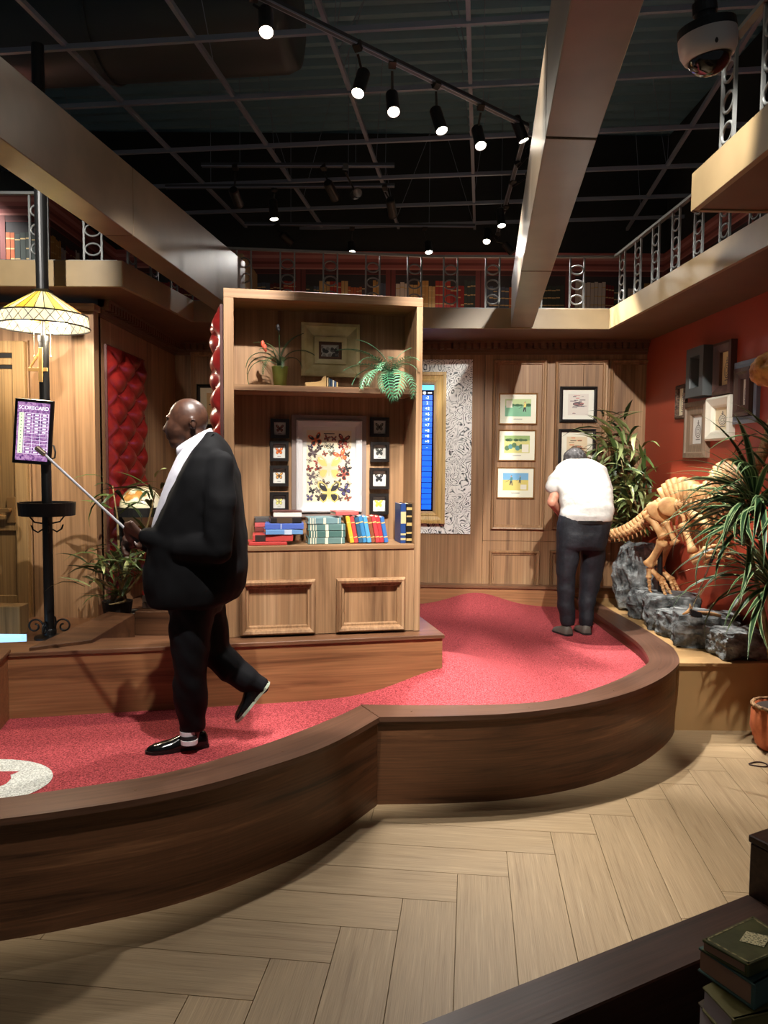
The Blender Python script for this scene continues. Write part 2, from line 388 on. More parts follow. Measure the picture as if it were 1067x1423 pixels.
# ---- back wall
BW = Plane((1.2, 8.0, 0), R(-4))
wb = sroot('wall_back', 'walnut panelled back wall', 'wall', BW.p, BW.rz)
def sheet(x0, x1, z0, z1, par=wb, y0=0, y1=.05, mat=None):
    q = MB(); q.box2((x0+.0015, y0, z0+.0015), (x1-.0015, y1, z1-.0015)); return q.obj('wall_panel', mat or W_WALL, par, bevel=.002)
m = MB(); m.box2((-3.9, .05, 0), (1.7, .12, 3.1)); m.obj('backing', C(40, 26, 16), wb)
xs = BW.loc(672, 640)[0]; zs = BW.loc(720, 752)[1]
sheet(-3.9, -1.6, .3, 3.0); sheet(-1.6, xs, .3, 3.0); sheet(xs, xs+1.0, zs, 3.0); sheet(xs+1.0, 1.7, zs, 3.0); sheet(xs, xs+1.0, .3, zs); sheet(xs+1.0, 1.7, .3, zs)
PROF = [(0, 0), (0, -.026), (.010, -.040), (.024, -.036), (.034, -.016), (.044, -.016), (.05, 0)]
def molding(x0, y0, x1, y1, plane=BW, par=wb, mat=W_WALL):
    c, w_, h_ = plane.rect(x0, y0, x1, y1); q = MB(); q.frame(w_, h_, PROF)
    l = c-plane.p; return q.obj('panel_molding', mat, par, loc=(l.dot(plane.d), 0, l.z))
molding(683, 500, 758, 736); molding(769, 500, 842, 736); molding(679, 765, 749, 826); molding(763, 765, 838, 826); molding(845, 500, 905, 736)
molding(266, 489, 330, 760)
m = MB(); m.box2((-3.9, -.13, .3), (1.5, 0, .56)); o = m.obj('baseboard_back', W_LEDGE, None, loc=BW.p, rot=(0, 0, BW.rz)); struct(o, 'wooden curb along the foot of the back wall', 'curb')
m = MB(); m.box2((-3.9, -.15, .56), (1.5, 0, .588)); m.obj('curb_cap', W_LEDGECAP, o, bevel=.003)
def cornice(par, x0, x1):
    q = MB(); q.box2((x0, -.03, 2.985), (x1, 0, 3.09)); q.box2((x0, -.05, 3.035), (x1, 0, 3.09)); q.box2((x0, -.015, 2.96), (x1, 0, 2.985)); q.obj('cornice', W_CORN, par)
    q = MB(); q.box2((x0, -.09, 3.07), (x1, 0, 3.09)); k = x0
    while k < x1: q.box2((k, -.085, 3.012), (k+.042, -.03, 3.07)); k += .068
    o = q.obj('dentils', W_CORN, par); o['kind'] = 'stuff'
cornice(wb, -3.9, 1.6)
# paisley panel
pm, nt, p = new_mat('paisley_print'); Lk = nt.links.new
tc = N(nt, 'ShaderNodeTexCoord'); dn = N(nt, 'ShaderNodeTexNoise', _Scale=5., _Detail=2.); Lk(tc.outputs['Object'], dn.inputs['Vector'])
vm = N(nt, 'ShaderNodeVectorMath', operation='MULTIPLY_ADD'); vm.inputs[1].default_value = (.22, .22, .22); Lk(dn.outputs['Color'], vm.inputs[0]); Lk(tc.outputs['Object'], vm.inputs[2])
vo = N(nt, 'ShaderNodeTexVoronoi', _Scale=8.); Lk(vm.outputs[0], vo.inputs['Vector'])
sn = N(nt, 'ShaderNodeMath', operation='SINE'); mu = N(nt, 'ShaderNodeMath', operation='MULTIPLY'); mu.inputs[1].default_value = 46.; Lk(vo.outputs['Distance'], mu.inputs[0]); Lk(mu.outputs[0], sn.inputs[0])
v2 = N(nt, 'ShaderNodeTexVoronoi', _Scale=38.); Lk(vm.outputs[0], v2.inputs['Vector'])
ad = N(nt, 'ShaderNodeMath', operation='MULTIPLY_ADD'); ad.inputs[1].default_value = 1.5; Lk(v2.outputs['Distance'], ad.inputs[0]); Lk(sn.outputs[0], ad.inputs[2])
rr_ = ramp(nt, [(.2, s2l((30, 34, 36))), (.36, s2l((120, 130, 130))), (.44, s2l((226, 226, 222))), (.9, s2l((240, 240, 236)))])
m9 = N(nt, 'ShaderNodeMapRange'); m9.inputs['From Min'].default_value = -1.; m9.inputs['From Max'].default_value = 1.8; Lk(ad.outputs[0], m9.inputs['Value']); Lk(m9.outputs[0], rr_.inputs[0]); Lk(rr_.outputs[0], p.inputs['Base Color'])
c, w_, h_ = BW.rect(530, 500, 655, 741)
m = MB(); m.box((0, -.0095, 0), (w_, .014, h_)); o = m.obj('paisley_panel', pm, None, loc=c, rot=(0, 0, BW.rz)); tag(o, 'black and white paisley print panel behind the gilt framed screen', 'panel')
# ---- red wall on the right
a_, b_ = V((2.655, 7.95, 0)), V((2.76, 4.9, 0)); RW = Plane(b_, rotz_of(unit(a_, b_)))
m = MB(); m.box2((-3.2, 0, 0), (3.9, .1, 3.1)); struct(m.obj('wall_right', REDWALL, None, loc=RW.p, rot=(0, 0, RW.rz)), 'brick red painted side wall', 'wall')
# ---- left facade with door, alcove side wall
FX = PY(133, 640, 5.95).x
FW = Plane((FX, 5.95, 0), 0)
wf = sroot('wall_left', 'walnut plank front wall with the door behind the lamp post', 'wall', FW.p)
gx = FW.loc(40, 600)[0]+.006; gz = FW.loc(20, 475)[1]+.01      # a real open joint beside the door
m = MB(); m.box2((-2.6, 0, .3), (gx, .1, gz)); m.box2((gx+.014, 0, .3), (0, .1, gz)); m.box2((-2.6, 0, gz), (0, .1, 2.99)); m.obj('wall_body', W_CASE, wf)
m = MB(); m.box2((-2.6, .1, .3), (0, .14, 2.99)); m.obj('wall_backing', W_CASE, wf)
m = MB(); m.box2((-2.6, -.035, 2.985), (.02, .1, 3.035)); m.obj('wall_cap', W_CASEH, wf, bevel=.004)
SW = Plane((FX, 6.05, 0), R(90))   # faces +X
ws = sroot('wall_alcove', 'shaded walnut side wall of the alcove holding the red tufted panel', 'wall', SW.p, SW.rz)
m = MB(); m.box2((.002, 0.0, .3), (2.3, .1, 3.05)); m.obj('wall_body', W_WALL, ws)
cornice(ws, -.0, 2.2)
# door
t = sroot('door_1', 'light oak panelled door behind the lamp post', 'door', (FX, 5.95, 0))
dx1 = FW.loc(40, 600)[0]; dt = FW.loc(20, 475)[1]; dx0 = dx1-.92
m = MB(); m.box2((dx0, -.03, .6), (dx1, 0, dt)); m.obj('door_slab', W_DOOR, t)
sw = FW.loc(22, 560)[0]
for a, b, c_, d_ in ((sw, dx1, .6, dt), (dx0, dx0+.12, .6, dt)): q = MB(); q.box2((a, -.05, c_), (b, -.03, d_)); q.obj('stile', W_DOOR, t, bevel=.004)
for za, zb in ((dt-.09, dt), (FW.loc(10, 508)[1], FW.loc(10, 499)[1]), (1.3, 1.42), (.6, .8)): q = MB(); q.box2((dx0+.12, -.05, za), (sw, -.03, zb)); q.obj('rail', W_DOOR, t, bevel=.004)
for ya, yb in ((491, 498), (504, 513)):
    q = MB(); q.box2((dx0+.12, -.04, FW.loc(10, yb)[1]), (sw, -.032, FW.loc(10, ya)[1])); q.obj('door_slot', C(16, 12, 8), t)
q = MB(); a = FW.loc(20, 708); q.box2((a[0]-.03, -.062, a[1]-.10), (a[0]+.035, -.05, a[1]+.10)); q.obj('handle_plate', C(150, 116, 74, .35, .3), t, bevel=.003)
q = MB(); q.cyl((a[0], -.06, a[1]), (a[0], -.1, a[1]), .014); q.box2((a[0]-.14, -.115, a[1]-.016), (a[0]+.012, -.095, a[1]+.016)); q.obj('door_handle', C(150, 116, 74, .35, .3), t, bevel=.003)
c = PY(27, 843, 5.3); m = MB(); m.box2((c.x-.42, c.y, .621), (c.x, c.y+.14, c.z)); tag(m.obj('wooden_box', W_DOOR, None, bevel=.004), 'pale wooden box standing before the door', 'box')
c = PY(27, 886, 4.98); m = MB(); m.box2((c.x-.4, c.y, .621), (c.x, c.y+.1, c.z)); tag(m.obj('light_strip', C(150, 200, 235, .4, 0, 1.0)), 'pale blue glowing strip at the foot of the door box', 'light')
# ---- mezzanine
SL = [(-5, 5.62), (-1.893, 5.6), (-1.72, 6.95), (.43, 7.21), (2.07, 7.18), (2.19, 3.86), (1.512, 3.848), (1.515, 1.3), (5, 1.3), (5, 10.2), (-5, 10.2)]
m = MB(); m.prism(SL, 3.092, 3.19); mz = struct(m.obj('ceiling_mezzanine', SOFFIT), 'brown underside of the gallery floor', 'gallery')
for k in range(8):
    a, b = V((*SL[k], 0)), V((*SL[k+1], 0)); d = (b-a); rz = rotz_of(d)
    q = MB(); q.box2((-.015, -.02, 3.085), (d.length+.015, .012, 3.268)); q.obj('fascia_board', W_FASC, mz, loc=a, rot=(0, 0, rz), bevel=.002)
# railings
rb = MB(); rb.box((0, 0, .235), (.014, .014, .47)); rb_o = None
rg = MB(); rg.tube([(.057*math.cos(2*math.pi*k/20), 0, .042*math.sin(2*math.pi*k/20)) for k in range(20)], .0075, 6, closed=True); rg_o = None
def railing(a, b, label, mat, first=.12, hand=True):
    global rb_o, rg_o
    a, b = V(a), V(b); d = b-a; L = d.length
    t = thing('balcony_railing', label, 'railing', a, rotz_of(d), 'gallery railings')
    q = MB(); q.box2((0, -.018, .47), (L, .018, .49)); q.obj('handrail', mat, t)
    q = MB(); q.box2((0, -.01, 0), (L, .01, .014)); q.obj('bottom_rail', mat, t)
    x = first
    while x < L-.05:
        for s in (-.064, .064):
            if rb_o is None: rb_o = rb.obj('baluster', mat, t); o = rb_o
            else: o = inst(rb_o, 'baluster', t)
            o.location = (x+s, 0, 0)
        for z in (.09, .225, .36):
            if rg_o is None: rg_o = rg.obj('ring', mat, t, smooth=True); o = rg_o
            else: o = inst(rg_o, 'ring', t)
            o.location = (x, 0, z)
        x += .388
zf = 3.27
railing((-5, 5.66, zf), (-1.93, 5.64, zf), 'black iron railing with rings on the gallery over the door', IRONG, .18)
railing((-1.93, 5.68, zf), (-1.76, 6.92, zf), 'short black iron railing running back beside the slanting beam', IRONG, .2)
railing((-1.76, 6.99, zf), (.43, 7.25, zf), 'iron ring railing on the gallery right above the bookcase', IRONG, .1)
railing((.43, 7.25, zf), (2.11, 7.22, zf), 'iron ring railing on the gallery above the paisley panel', IRONG, .17)
railing((2.11, 7.22, zf), (2.23, 3.9, zf), 'iron ring railing on the gallery above the red wall', IRONG, .2)
railing((1.55, 3.82, zf), (1.555, 1.4, zf), 'iron ring railing on the jutting gallery box beside the dome camera', IRONG, .21)
# ---- gallery walls and their printed book murals
PINK = [C(166, 96, 92), C(196, 134, 126), C(124, 66, 64), C(84, 44, 44)]
BK = [C(150, 40, 36), C(176, 62, 50), C(120, 30, 30), C(196, 150, 84), C(206, 170, 110), C(214, 206, 196), C(90, 36, 34), C(58, 70, 66), C(180, 176, 180), C(64, 48, 52), C(186, 96, 52), C(80, 92, 110)]
BAND = C(214, 186, 130); VOID = C(52, 50, 54)
def mural(name, label, a, b, seed):
    rnd = random.Random(seed); a, b = V(a), V(b); d = b-a; L = d.length; q = MB(); mats = PINK + BK + [BAND, VOID]
    ip, ib, iband, iv = 0, 4, 4+len(BK), 5+len(BK)
    def rc(x0, x1, z0, z1, mi, y): q.quad((x0, y, z0), (x1, y, z0), (x1, y, z1), (x0, y, z1), mi)
    q.box2((0, .001, 0), (L, .02, 1.22), iv)
    x = 0
    while x < L:
        for z0, z1, mi in ((1.0, 1.22, 0), (1.13, 1.17, 1), (1.06, 1.09, 2), (1.0, 1.02, 1), (.95, 1.0, 3)): rc(x, min(L, x+1.1), z0, z1, mi, -.001-.0004*mi)
        for dx, ww, mi in ((0, .12, 2), (.02, .025, 0), (.055, .015, 3), (.085, .02, 0)): rc(x+dx, min(L, x+dx+ww), 0, 1.0, mi, -.003-.0003*mi)
        for r0, r1 in ((.0, .40), (.52, .94)):
            rc(x+.12, min(L, x+1.1), r1, r1+.05, 2, -.0015); u = x+.125
            col = rnd.randrange(len(BK)); run = 0
            while u < min(L, x+1.09):
                if run == 0: col = rnd.randrange(len(BK)); run = rnd.randint(2, 8); hh = rnd.uniform(.27, .36); ww = rnd.uniform(.028, .06)
                run -= 1; h2 = hh+rnd.uniform(-.012, .012); rc(u, min(u+ww-.004, L), r0, r0+h2, ib+col, -.002)
                for z in (.2, .5, .8):
                    if rnd.random() < .7: rc(u, min(u+ww-.004, L), r0+h2*z, r0+h2*z+.012, iband, -.0026)
                u += ww
        x += 1.1
    q.keep = True
    o = q.obj(name, mats, None, loc=a, rot=(0, 0, rotz_of(d))); return tag(o, label, 'mural')
mural('book_mural', 'printed mural of red bookshelves on the far gallery wall', (-3.3, 9.6, 3.2), (3.4, 9.6, 3.2), 3)
mural('book_mural', 'printed bookshelf mural seen through the railing over the red wall', (3.4, 9.6, 3.2), (3.4, 1.4, 3.2), 5)
mural('book_mural', 'printed bookshelf mural seen through the railing over the door', (-6, 7.6, 3.2), (-3.3, 7.6, 3.2), 8)
mural('book_mural', 'printed bookshelf mural on the short return of the left gallery', (-3.3, 7.6, 3.2), (-3.3, 9.6, 3.2), 9)
DW = C(30, 36, 37, .8)
m = MB(); m.box2((-6, 9.625, 3.1), (3.6, 9.75, 5.83)); struct(m.obj('wall_gallery_back', DW))
m = MB(); m.box2((3.43, .2, 3.1), (3.6, 9.75, 5.83)); struct(m.obj('wall_gallery_right', DW))
m = MB(); m.box2((-6, 7.625, 3.1), (-3.325, 9.62, 4.62)); struct(m.obj('wall_gallery_left', DW))
c = PY(350, 382, 8.6); m = MB(); m.box((c.x-.04, c.y, 3.6), (.05, .9, .8)); struct(m.obj('trim_1', W_FASC))
# ---- beams
q0, q1, s0, s1 = PZ(710, 453, 3.09), PZ(793, 0, 3.09), PZ(740.6, 453, 3.09), PZ(895, 0, 3.09)
e = (q1-q0)*.25; q1, s1 = q1+e, s1+e*.98
up = V((0, 0, .42)); q0 = q0+(q0-q1)*.01; s0 = s0+(s0-s1)*.01
t = sroot('ceiling_beam', 'grey-brown box beam with a bright left side running to the back gallery', 'beam')
for u0, u1 in ((0, .33), (.333, .66), (.663, 1)):
    m = MB(); P_ = [q0.lerp(q1, u0), s0.lerp(s1, u0), s0.lerp(s1, u1), q0.lerp(q1, u1)]; m.hexa(P_ + [p_+up for p_ in P_]); m.obj('beam_panel', W_BEAM, t, bevel=.003)
t = sroot('ceiling_beam', 'long box beam slanting from the left over the lamp to the bookcase', 'beam')
def LBm(Y): return -1.70+.1224*(Y-3.5), 3.262-.034*(Y-3.5), 3.618+.005*(Y-3.5)
Ys = [7.05, 4.45, 4.442, 1.2]
for ya, yb in ((7.05, 4.80), (4.795, 1.2)):
    m = MB(); P_ = []; Q_ = []
    for Y in (ya, yb):
        x, zb, zt = LBm(Y); row = [V((x-.18, Y, zb)), V((x, Y, zb))]; top = [V((x-.18, Y, zt)), V((x, Y, zt))]
        if Y == yb: row.reverse(); top.reverse()
        P_ += row; Q_ += top
    m.hexa(P_+Q_); m.obj('beam_panel', W_BEAM, t, bevel=.003)
# ---- ceiling: deck, hung grid, duct, wires
A7 = V((.125, .992, 0)); B7 = V((.992, -.125, 0))
m = MB(); k = 0; y = -1.0
while y < 12:
    m.quad((-8, y, 5.9), (8, y-1.6, 5.9), (8, y+.09-1.6, 5.9), (-8, y+.09, 5.9)); m.quad((-8, y+.09, 5.9), (8, y+.09-1.6, 5.9), (8, y+.12-1.6, 5.84), (-8, y+.12, 5.84))
    m.quad((-8, y+.12, 5.84), (8, y+.12-1.6, 5.84), (8, y+.18-1.6, 5.84), (-8, y+.18, 5.84)); m.quad((-8, y+.18, 5.84), (8, y+.18-1.6, 5.84), (8, y+.21-1.6, 5.9), (-8, y+.21, 5.9)); y += .21
ceil = struct(m.obj('ceiling', DECK), 'dark corrugated metal deck above the hung grid', 'ceiling')
m = MB(); m.box((0, 0, 0), (11, .03, .035)); g0 = m.obj('grid_bar', GRIDM, ceil)
first = True
for y in (30, 118, 190, 242, 282, 310, 331, 348):
    p_ = PZ(660, y, 4.7); o = g0 if first else inst(g0, 'grid_bar', ceil); first = False
    o.location = p_; o.rotation_euler = (0, 0, rotz_of(B7))
for y in (-90, -240): o = inst(g0, 'grid_bar', ceil, loc=PZ(660, y, 4.7), rot=(0, 0, rotz_of(B7)))
for k in range(-5, 5):
    o = inst(g0, 'grid_bar', ceil, loc=V((.493, 4.945, 4.715))+B7*(.925*k)+A7*.5, rot=(0, 0, rotz_of(A7)))
m = MB(); m.cyl((0, 0, 0), (0, 0, 1.15), .003, 5); h0 = m.obj('hanger_wire', GRIDM, ceil); rnd = random.Random(4)
for k in range(34):
    p_ = V((.493, 4.945, 4.72))+B7*(.925*rnd.randint(-4, 3)+rnd.uniform(-.02, .02))+A7*rnd.uniform(-1, 5)
    o = inst(h0, 'hanger_wire', ceil, loc=p_, rot=(rnd.gauss(0, .22), rnd.gauss(0, .22), 0))
h0.location = V((.493, 4.945, 4.72))
t = thing('air_duct', 'big round dark air duct above the ceiling grid', 'duct', PZ(350, 20, 5.3))
m = MB(); m.tube([B7*-4.0, B7*.25, B7*.33, B7*.36], [.42, .42, .39, .3], 28); m.obj('duct_body', C(52, 60, 62, .5), t, smooth=True)
for u in (-2.6, -1.2): q = MB(); q.tube([B7*u, B7*(u+.04)], .435, 28); q.obj('duct_seam', C(48, 56, 58, .5), t)
for u in (-3, -.6): q = MB(); q.cyl(B7*u+V((0, 0, .4)), B7*u+V((0, 0, .62)), .006, 6); q.obj('duct_hanger', GRIDM, t)
# ---- lighting tracks and heads
TZ = 4.55
def track(a, b, label):
    a, b = V(a), V(b); d = b-a; t = thing('light_track', label, 'light track', a, group='ceiling light tracks', rot=(0, -math.asin(d.z/d.length), rotz_of(d)))
    q = MB(); q.box2((0, -.018, 0), (d.length, .018, .034)); q.obj('track_rail', C(70, 76, 84, .35, .5), t)
    q = MB(); q.box2((0, -.019, -.0005), (d.length, -.013, .01)); q.box2((0, .013, -.0005), (d.length, .019, .01)); q.obj('track_lip', C(150, 160, 180, .3, .6), t)
    for u in (.2, .8): q = MB(); q.cyl((d.length*u, 0, .03), (d.length*u, 0, 1.3), .003, 5); q.obj('track_hanger', GRIDM, t)
tA0, tA1 = PZ(330, -17, TZ), PZ(732, 178, TZ); tB1 = PZ(690, 330, TZ)
track(tA0, tA1, 'long lighting track running diagonally to the grey-brown beam')
track(tA1, tB1, 'lighting track turning back along the side of the grey-brown beam')
track(PZ(280, 232, TZ), PZ(548, 232, TZ), 'lighting track before its twin, over the far bookcase top')
track(PZ(230, 262, TZ), PZ(548, 260, TZ), 'lighting track behind its twin, over the far bookcase top')
track(PZ(340, 313, TZ), PZ(660, 316, TZ), 'lighting track just above the far gallery railing')
track((-2.4, 2.2, TZ), (2.2, 2.2, TZ), 'lighting track hung over the front of the floor')
track((-1.4, 2.75, TZ), (1.6, 2.75, TZ), 'lighting track hung over the red turf before the bookcase')
LENSON = C(255, 244, 225, .4, 0, 40.); LENSOFF = C(120, 118, 110, .2)
def head(pos, aim, power=0, size=50, blend=.5, label='black cylinder track light switched on', col=(1, .95, .885), length=.2, on=None, tz=TZ, hook=None, off=None):
    """a track head: pos = lens centre, aim = point it looks at"""
    pos, aim = V(pos), V(aim); d = (aim-pos).normalized(); on = power > 0 if on is None else on
    t = thing('track_light', label, 'track light', pos, group='track heads switched on' if on else 'track heads switched off', rot=d.to_track_quat('-Z', 'Y').to_euler())
    q = MB(); q.lathe([(.036, length), (.044, length-.012), (.044, .012), (.047, .008), (.047, 0), (.04, 0), (.038, .014)], 20); q.obj('housing', BLACK, t, smooth=False)
    q = MB(); q.lathe([(.0385, .008), (.0005, .011)], 20, cap=False); q.obj('lens_%s_offscreen' % off if off else 'lens', LENSON if on else LENSOFF, t)
    inv = (MX.Translation(pos) @ t.rotation_euler.to_matrix().to_4x4()).inverted()
    top = pos - d*length*.75; tk = V(hook) if hook is not None else V((top.x, top.y, max(tz, top.z+.06)))
    q = MB(); q.tube([inv @ (top+V((0, 0, .02))), inv @ (tk-V((0, 0, .05)))], .009, 6); q.box(inv @ tk, (.05, .05, .05)); q.obj('yoke', BLACK, t)
    if power:
        ld = bpy.data.lights.new('spot_lamp', 'SPOT'); ld.energy = power*POWER; ld.spot_size = R(size); ld.spot_blend = blend; ld.color = col; ld.shadow_soft_size = .035
        lo_ = bpy.data.objects.new('track_lamp_%s_offscreen' % off if off else 'spot_lamp', ld); COL.objects.link(lo_); lo_.parent = t; lo_.location = (0, 0, -.02)
    return t
ON = 'black cylinder track light shining from the ceiling track'; OFF = 'dark unlit black cylinder track light on the ceiling track'
HZ = 4.30
# ---- the heads in view and what they light
def px_head(x, y, tx, ty, aim, label, dy=0, **k):
    """lens at pixel x, y; hung from the track point at pixel tx, ty"""
    h = PZ(tx, ty, TZ); return head(PY(x, y, h.y+dy), aim, label=label, hook=h, **k)
ON, OFF = 'lit black track light ', 'unlit black track light '
px_head(370, 45, 352, -6, (-.3, 2.6, .4), ON+'hung close to the end of the round air duct', power=45, size=64)
px_head(497, 130, 497, 64, (-1.0, 3.4, .4), ON+'first along the diagonal track from the air duct', power=170, size=70)
px_head(547, 156, 545, 88, (.4, 2.8, 0), ON+'with a dim lens, second along the diagonal track', power=25, size=64)
px_head(614, 182, 606, 117, (1.5, 4.1, 0), ON+'third along the diagonal track from the air duct', power=640, size=54, blend=1.)
px_head(668, 203, 668, 147, (1.25, 3.6, 0), ON+'fourth along the diagonal track, short of the beam', power=240, size=46, blend=1.)
px_head(728, 196, 722, 174, (1.32, 6.35, 3.9), ON+'turned sideways to shine on the grey-brown beam', power=14, size=80, length=.2)
px_head(748, 238, 719, 225, (2.55, 6.35, .9), ON+'half behind the beam, nearer the diagonal track', power=560, size=36, blend=.35, length=.24)
px_head(745, 266, 712, 252, (2.45, 5.8, .6), ON+'half behind the beam, nearer the far mural', power=560, size=36, blend=.35, length=.24)
px_head(697, 314, 703, 286, (1.5, 7.0, .4), ON+'hanging straight down beside the far end of the beam', power=120, size=75)
px_head(676, 336, 692, 324, (.7, 6.8, .4), ON+'tilted towards the bookcase at the end of the side track', power=120, size=75)
px_head(712, 352, 690, 330, (1.9, 9.4, 3.9), OFF+'tipped down over the far railing beside the beam', length=.16)
px_head(381, 305, 381, 262, (-1.0, 7.7, 3.0), ON+'alone on the rear of the two twin tracks', power=5, size=130, blend=.8)
px_head(332, 284, 327, 232, (-1.2, 9, 3.6), OFF+'at the slanting-beam end of the twin tracks')
px_head(466, 275, 450, 232, (.0, 8.6, 3.7), OFF+'one of a tilted pair on the front twin track'); px_head(497, 268, 480, 232, (.4, 3.5, 3.4), OFF+'showing its pale lens, of the tilted pair'); px_head(546, 300, 535, 260, (.3, 9.0, 3.5), OFF+'at the free end of the twin tracks')
px_head(405, 338, 385, 313, (-.6, 9.4, 4.0), OFF+'low over the far railing near the slanting beam', length=.16)
px_head(489, 351, 489, 316, (-.3, 8.75, 3.3), ON+'over the far railing, just behind the bookcase top', power=42, size=140, blend=.7, length=.14); px_head(596, 351, 590, 316, (.6, 8.75, 3.3), ON+'over the far railing, between bookcase and beam', power=60, size=140, blend=.7, length=.14)
# heads on the tracks over the front of the floor, out of the photograph's frame
for n_, (x, y, aim, pw_, sz, ds) in enumerate(((-.55, 2.75, (-.42, 4.95, .75), 360, 36, 'aimed at the bookcase from the walking man side'), (.35, 2.75, (-.15, 4.95, .75), 320, 36, 'aimed at the bookcase from the floor side'),
                           (1.05, 2.75, (1.75, 8.0, 1.5), 800, 40, 'aimed at the golf prints'), 
                           (-.6, 2.2, (-1.7, 4.0, .5), 380, 42, 'aimed at the suited man'), (.2, 2.75, (1.0, 5.9, .4), 520, 46, 'aimed at the red turf'), (.85, 2.75, (2.5, 5.1, 1.0), 480, 30, 'aimed at the palm'), (.48, 2.75, (.75, 8.0, 1.3), 640, 28, 'aimed at the paisley panel'),
                           (-.1, 2.75, (-2.2, 6.6, 1.45), 620, 28, 'aimed across at the tufted panel'), (-2.1, 2.2, (-2.6, 5.6, 3.15), 620, 24, 'aimed at the gallery edge over the door'))):
    head((x, y, 4.28), aim, power=pw_, size=sz, blend=.35 if 'bookcase' in ds else .6, label='black track light over the front floor '+ds, hook=(x, y, TZ), off='front_%d' % (n_+1))
head((-4.2, 7.2, 4.5), (-4.2, 7.6, 3.7), power=130, size=120, blend=.8, label='small black track light washing the mural over the door', length=.12, hook=(-4.2, 7.2, 5.8), off='left')
head((2.7, 5.2, 4.5), (3.4, 5.4, 3.6), power=60, size=130, blend=.8, label='small black track light washing the mural over the red wall', length=.12, hook=(2.7, 5.2, 5.8), off='right')

# ================================================================ bookcase
BL, BR = PZ(313, 887, .76), PZ(583, 877, .76); BD = unit(BL, BR); BRZ = rotz_of(BD); BC = Plane((BL.x, BL.y, 0), BRZ); BWD = (BR-BL).length; BN = V((-BD.y, BD.x, 0))
def bq(x, y, dep=0): return BC.loc(x, y, -dep)
bz1 = (PY(316, 397, BL.y).z + BC.loc(590, 417)[1])/2
DEP = .36; TS = .05
bk = thing('bookcase', 'tall walnut bookcase standing on the raised ledge', 'bookcase', (BL.x, BL.y, 0), BRZ)
sh = bq(450, 541)[1]; ct = bq(450, 758)[1]
m = MB(); m.box2((0, 0, .762), (TS+.01, DEP, bz1)); m.obj('side_panel', W_CASE, bk, bevel=.002)
m = MB(); m.box2((BWD-TS*.8, 0, .762), (BWD, DEP, bz1)); m.obj('side_panel', W_CASE, bk, bevel=.002)
m = MB(); m.box2((0, -.002, bz1-.055), (BWD, DEP, bz1)); m.obj('top_panel', W_CASEH, bk, bevel=.002)
m = MB(); m.box2((TS, DEP-.02, .77), (BWD-TS*.8, DEP, bz1-.05)); m.obj('back_panel', W_CASE, bk)
m = MB(); m.box2((TS+.008, .004, sh-.018), (BWD-TS*.8, DEP-.02, sh+.018)); m.obj('shelf', W_CASEH, bk, bevel=.002)
m = MB(); m.box2((TS+.008, .004, ct-.03), (BWD-TS*.8, DEP-.02, ct)); m.obj('counter', W_CASEH, bk, bevel=.002)
m = MB(); m.box2((TS+.01, .012, .765), (BWD-TS*.8, .035, ct-.03)); m.obj('cabinet_front', W_CASE, bk)
for x0, y0, x1, y1 in ((334, 806, 438, 895), (467, 803, 562, 892)):
    c, w_, h_ = BC.rect(x0, y0, x1, y1); l = c-BC.p; zt = l.z+h_/2
    zb = .775; q = MB(); q.frame(w_, zt-zb, [(i*1.1, y*1.2) for i, y in PROF]); q.obj('cabinet_molding', W_CASE, bk, loc=(l.dot(BC.d), .012, (zt+zb)/2))
def bcw(lx, ly, z): return V((BL.x, BL.y, 0)) + BD*lx + BN*ly + V((0, 0, z))
BCB = Plane(bcw(0, DEP-.02, 0), BRZ)
# ---- pictures
def picture(name, label, plane, rect, fw, loops, fmat, paper, draw=None, mats=(), group=None, off=0., cat='picture', mat2=None, inner=None, tilt=0):
    x0, y0, x1, y1 = rect; depth = max(-y for _, y in loops)
    c, w_, h_ = plane.rect(x0, y0, x1, y1, depth+off); c = c - plane.n*depth
    t = thing(name, label, cat, c, group=group, rot=(0, tilt, plane.rz))
    q = MB(); q.frame(w_, h_, [(0, 0)]+[(i*fw, y) for i, y in loops]+[(fw, -.004)]); q.obj('frame', fmat, t)
    if inner:   # (width, mat) of an inner slip
        q = MB(); q.frame(w_-2*fw+.002, h_-2*fw+.002, [(0, -.004), (0, -.009), (inner[0], -.009), (inner[0], -.004)]); q.obj('inner_frame', inner[1], t)
    q = MB(); q.box2((-w_/2+fw*.5, -.005, -h_/2+fw*.5), (w_/2-fw*.5, -.001, h_/2-fw*.5)); q.obj('mat_board', paper, t)
    if draw:
        q = MB(); q.keep = True; draw(q, w_-2*fw, h_-2*fw); q.obj('print', list(mats), t)
    return t
STEP = [(0, -.02), (.3, -.024), (.6, -.018), (1, -.016)]
BOXF = [(0, -.03), (.9, -.03), (1, -.028)]
def rect2(q, x0, x1, z0, z1, mi, y=-.0062): q.quad((x0, y, z0), (x1, y, z0), (x1, y, z1), (x0, y, z1), mi)
WU = [(0, .06), (.12, .34), (.34, .52), (.52, .5), (.5, .26), (.3, .03), (.03, -.02)]
WL = [(.02, -.02), (.28, .0), (.44, -.1), (.42, -.3), (.26, -.46), (.12, -.36), (.02, -.12)]
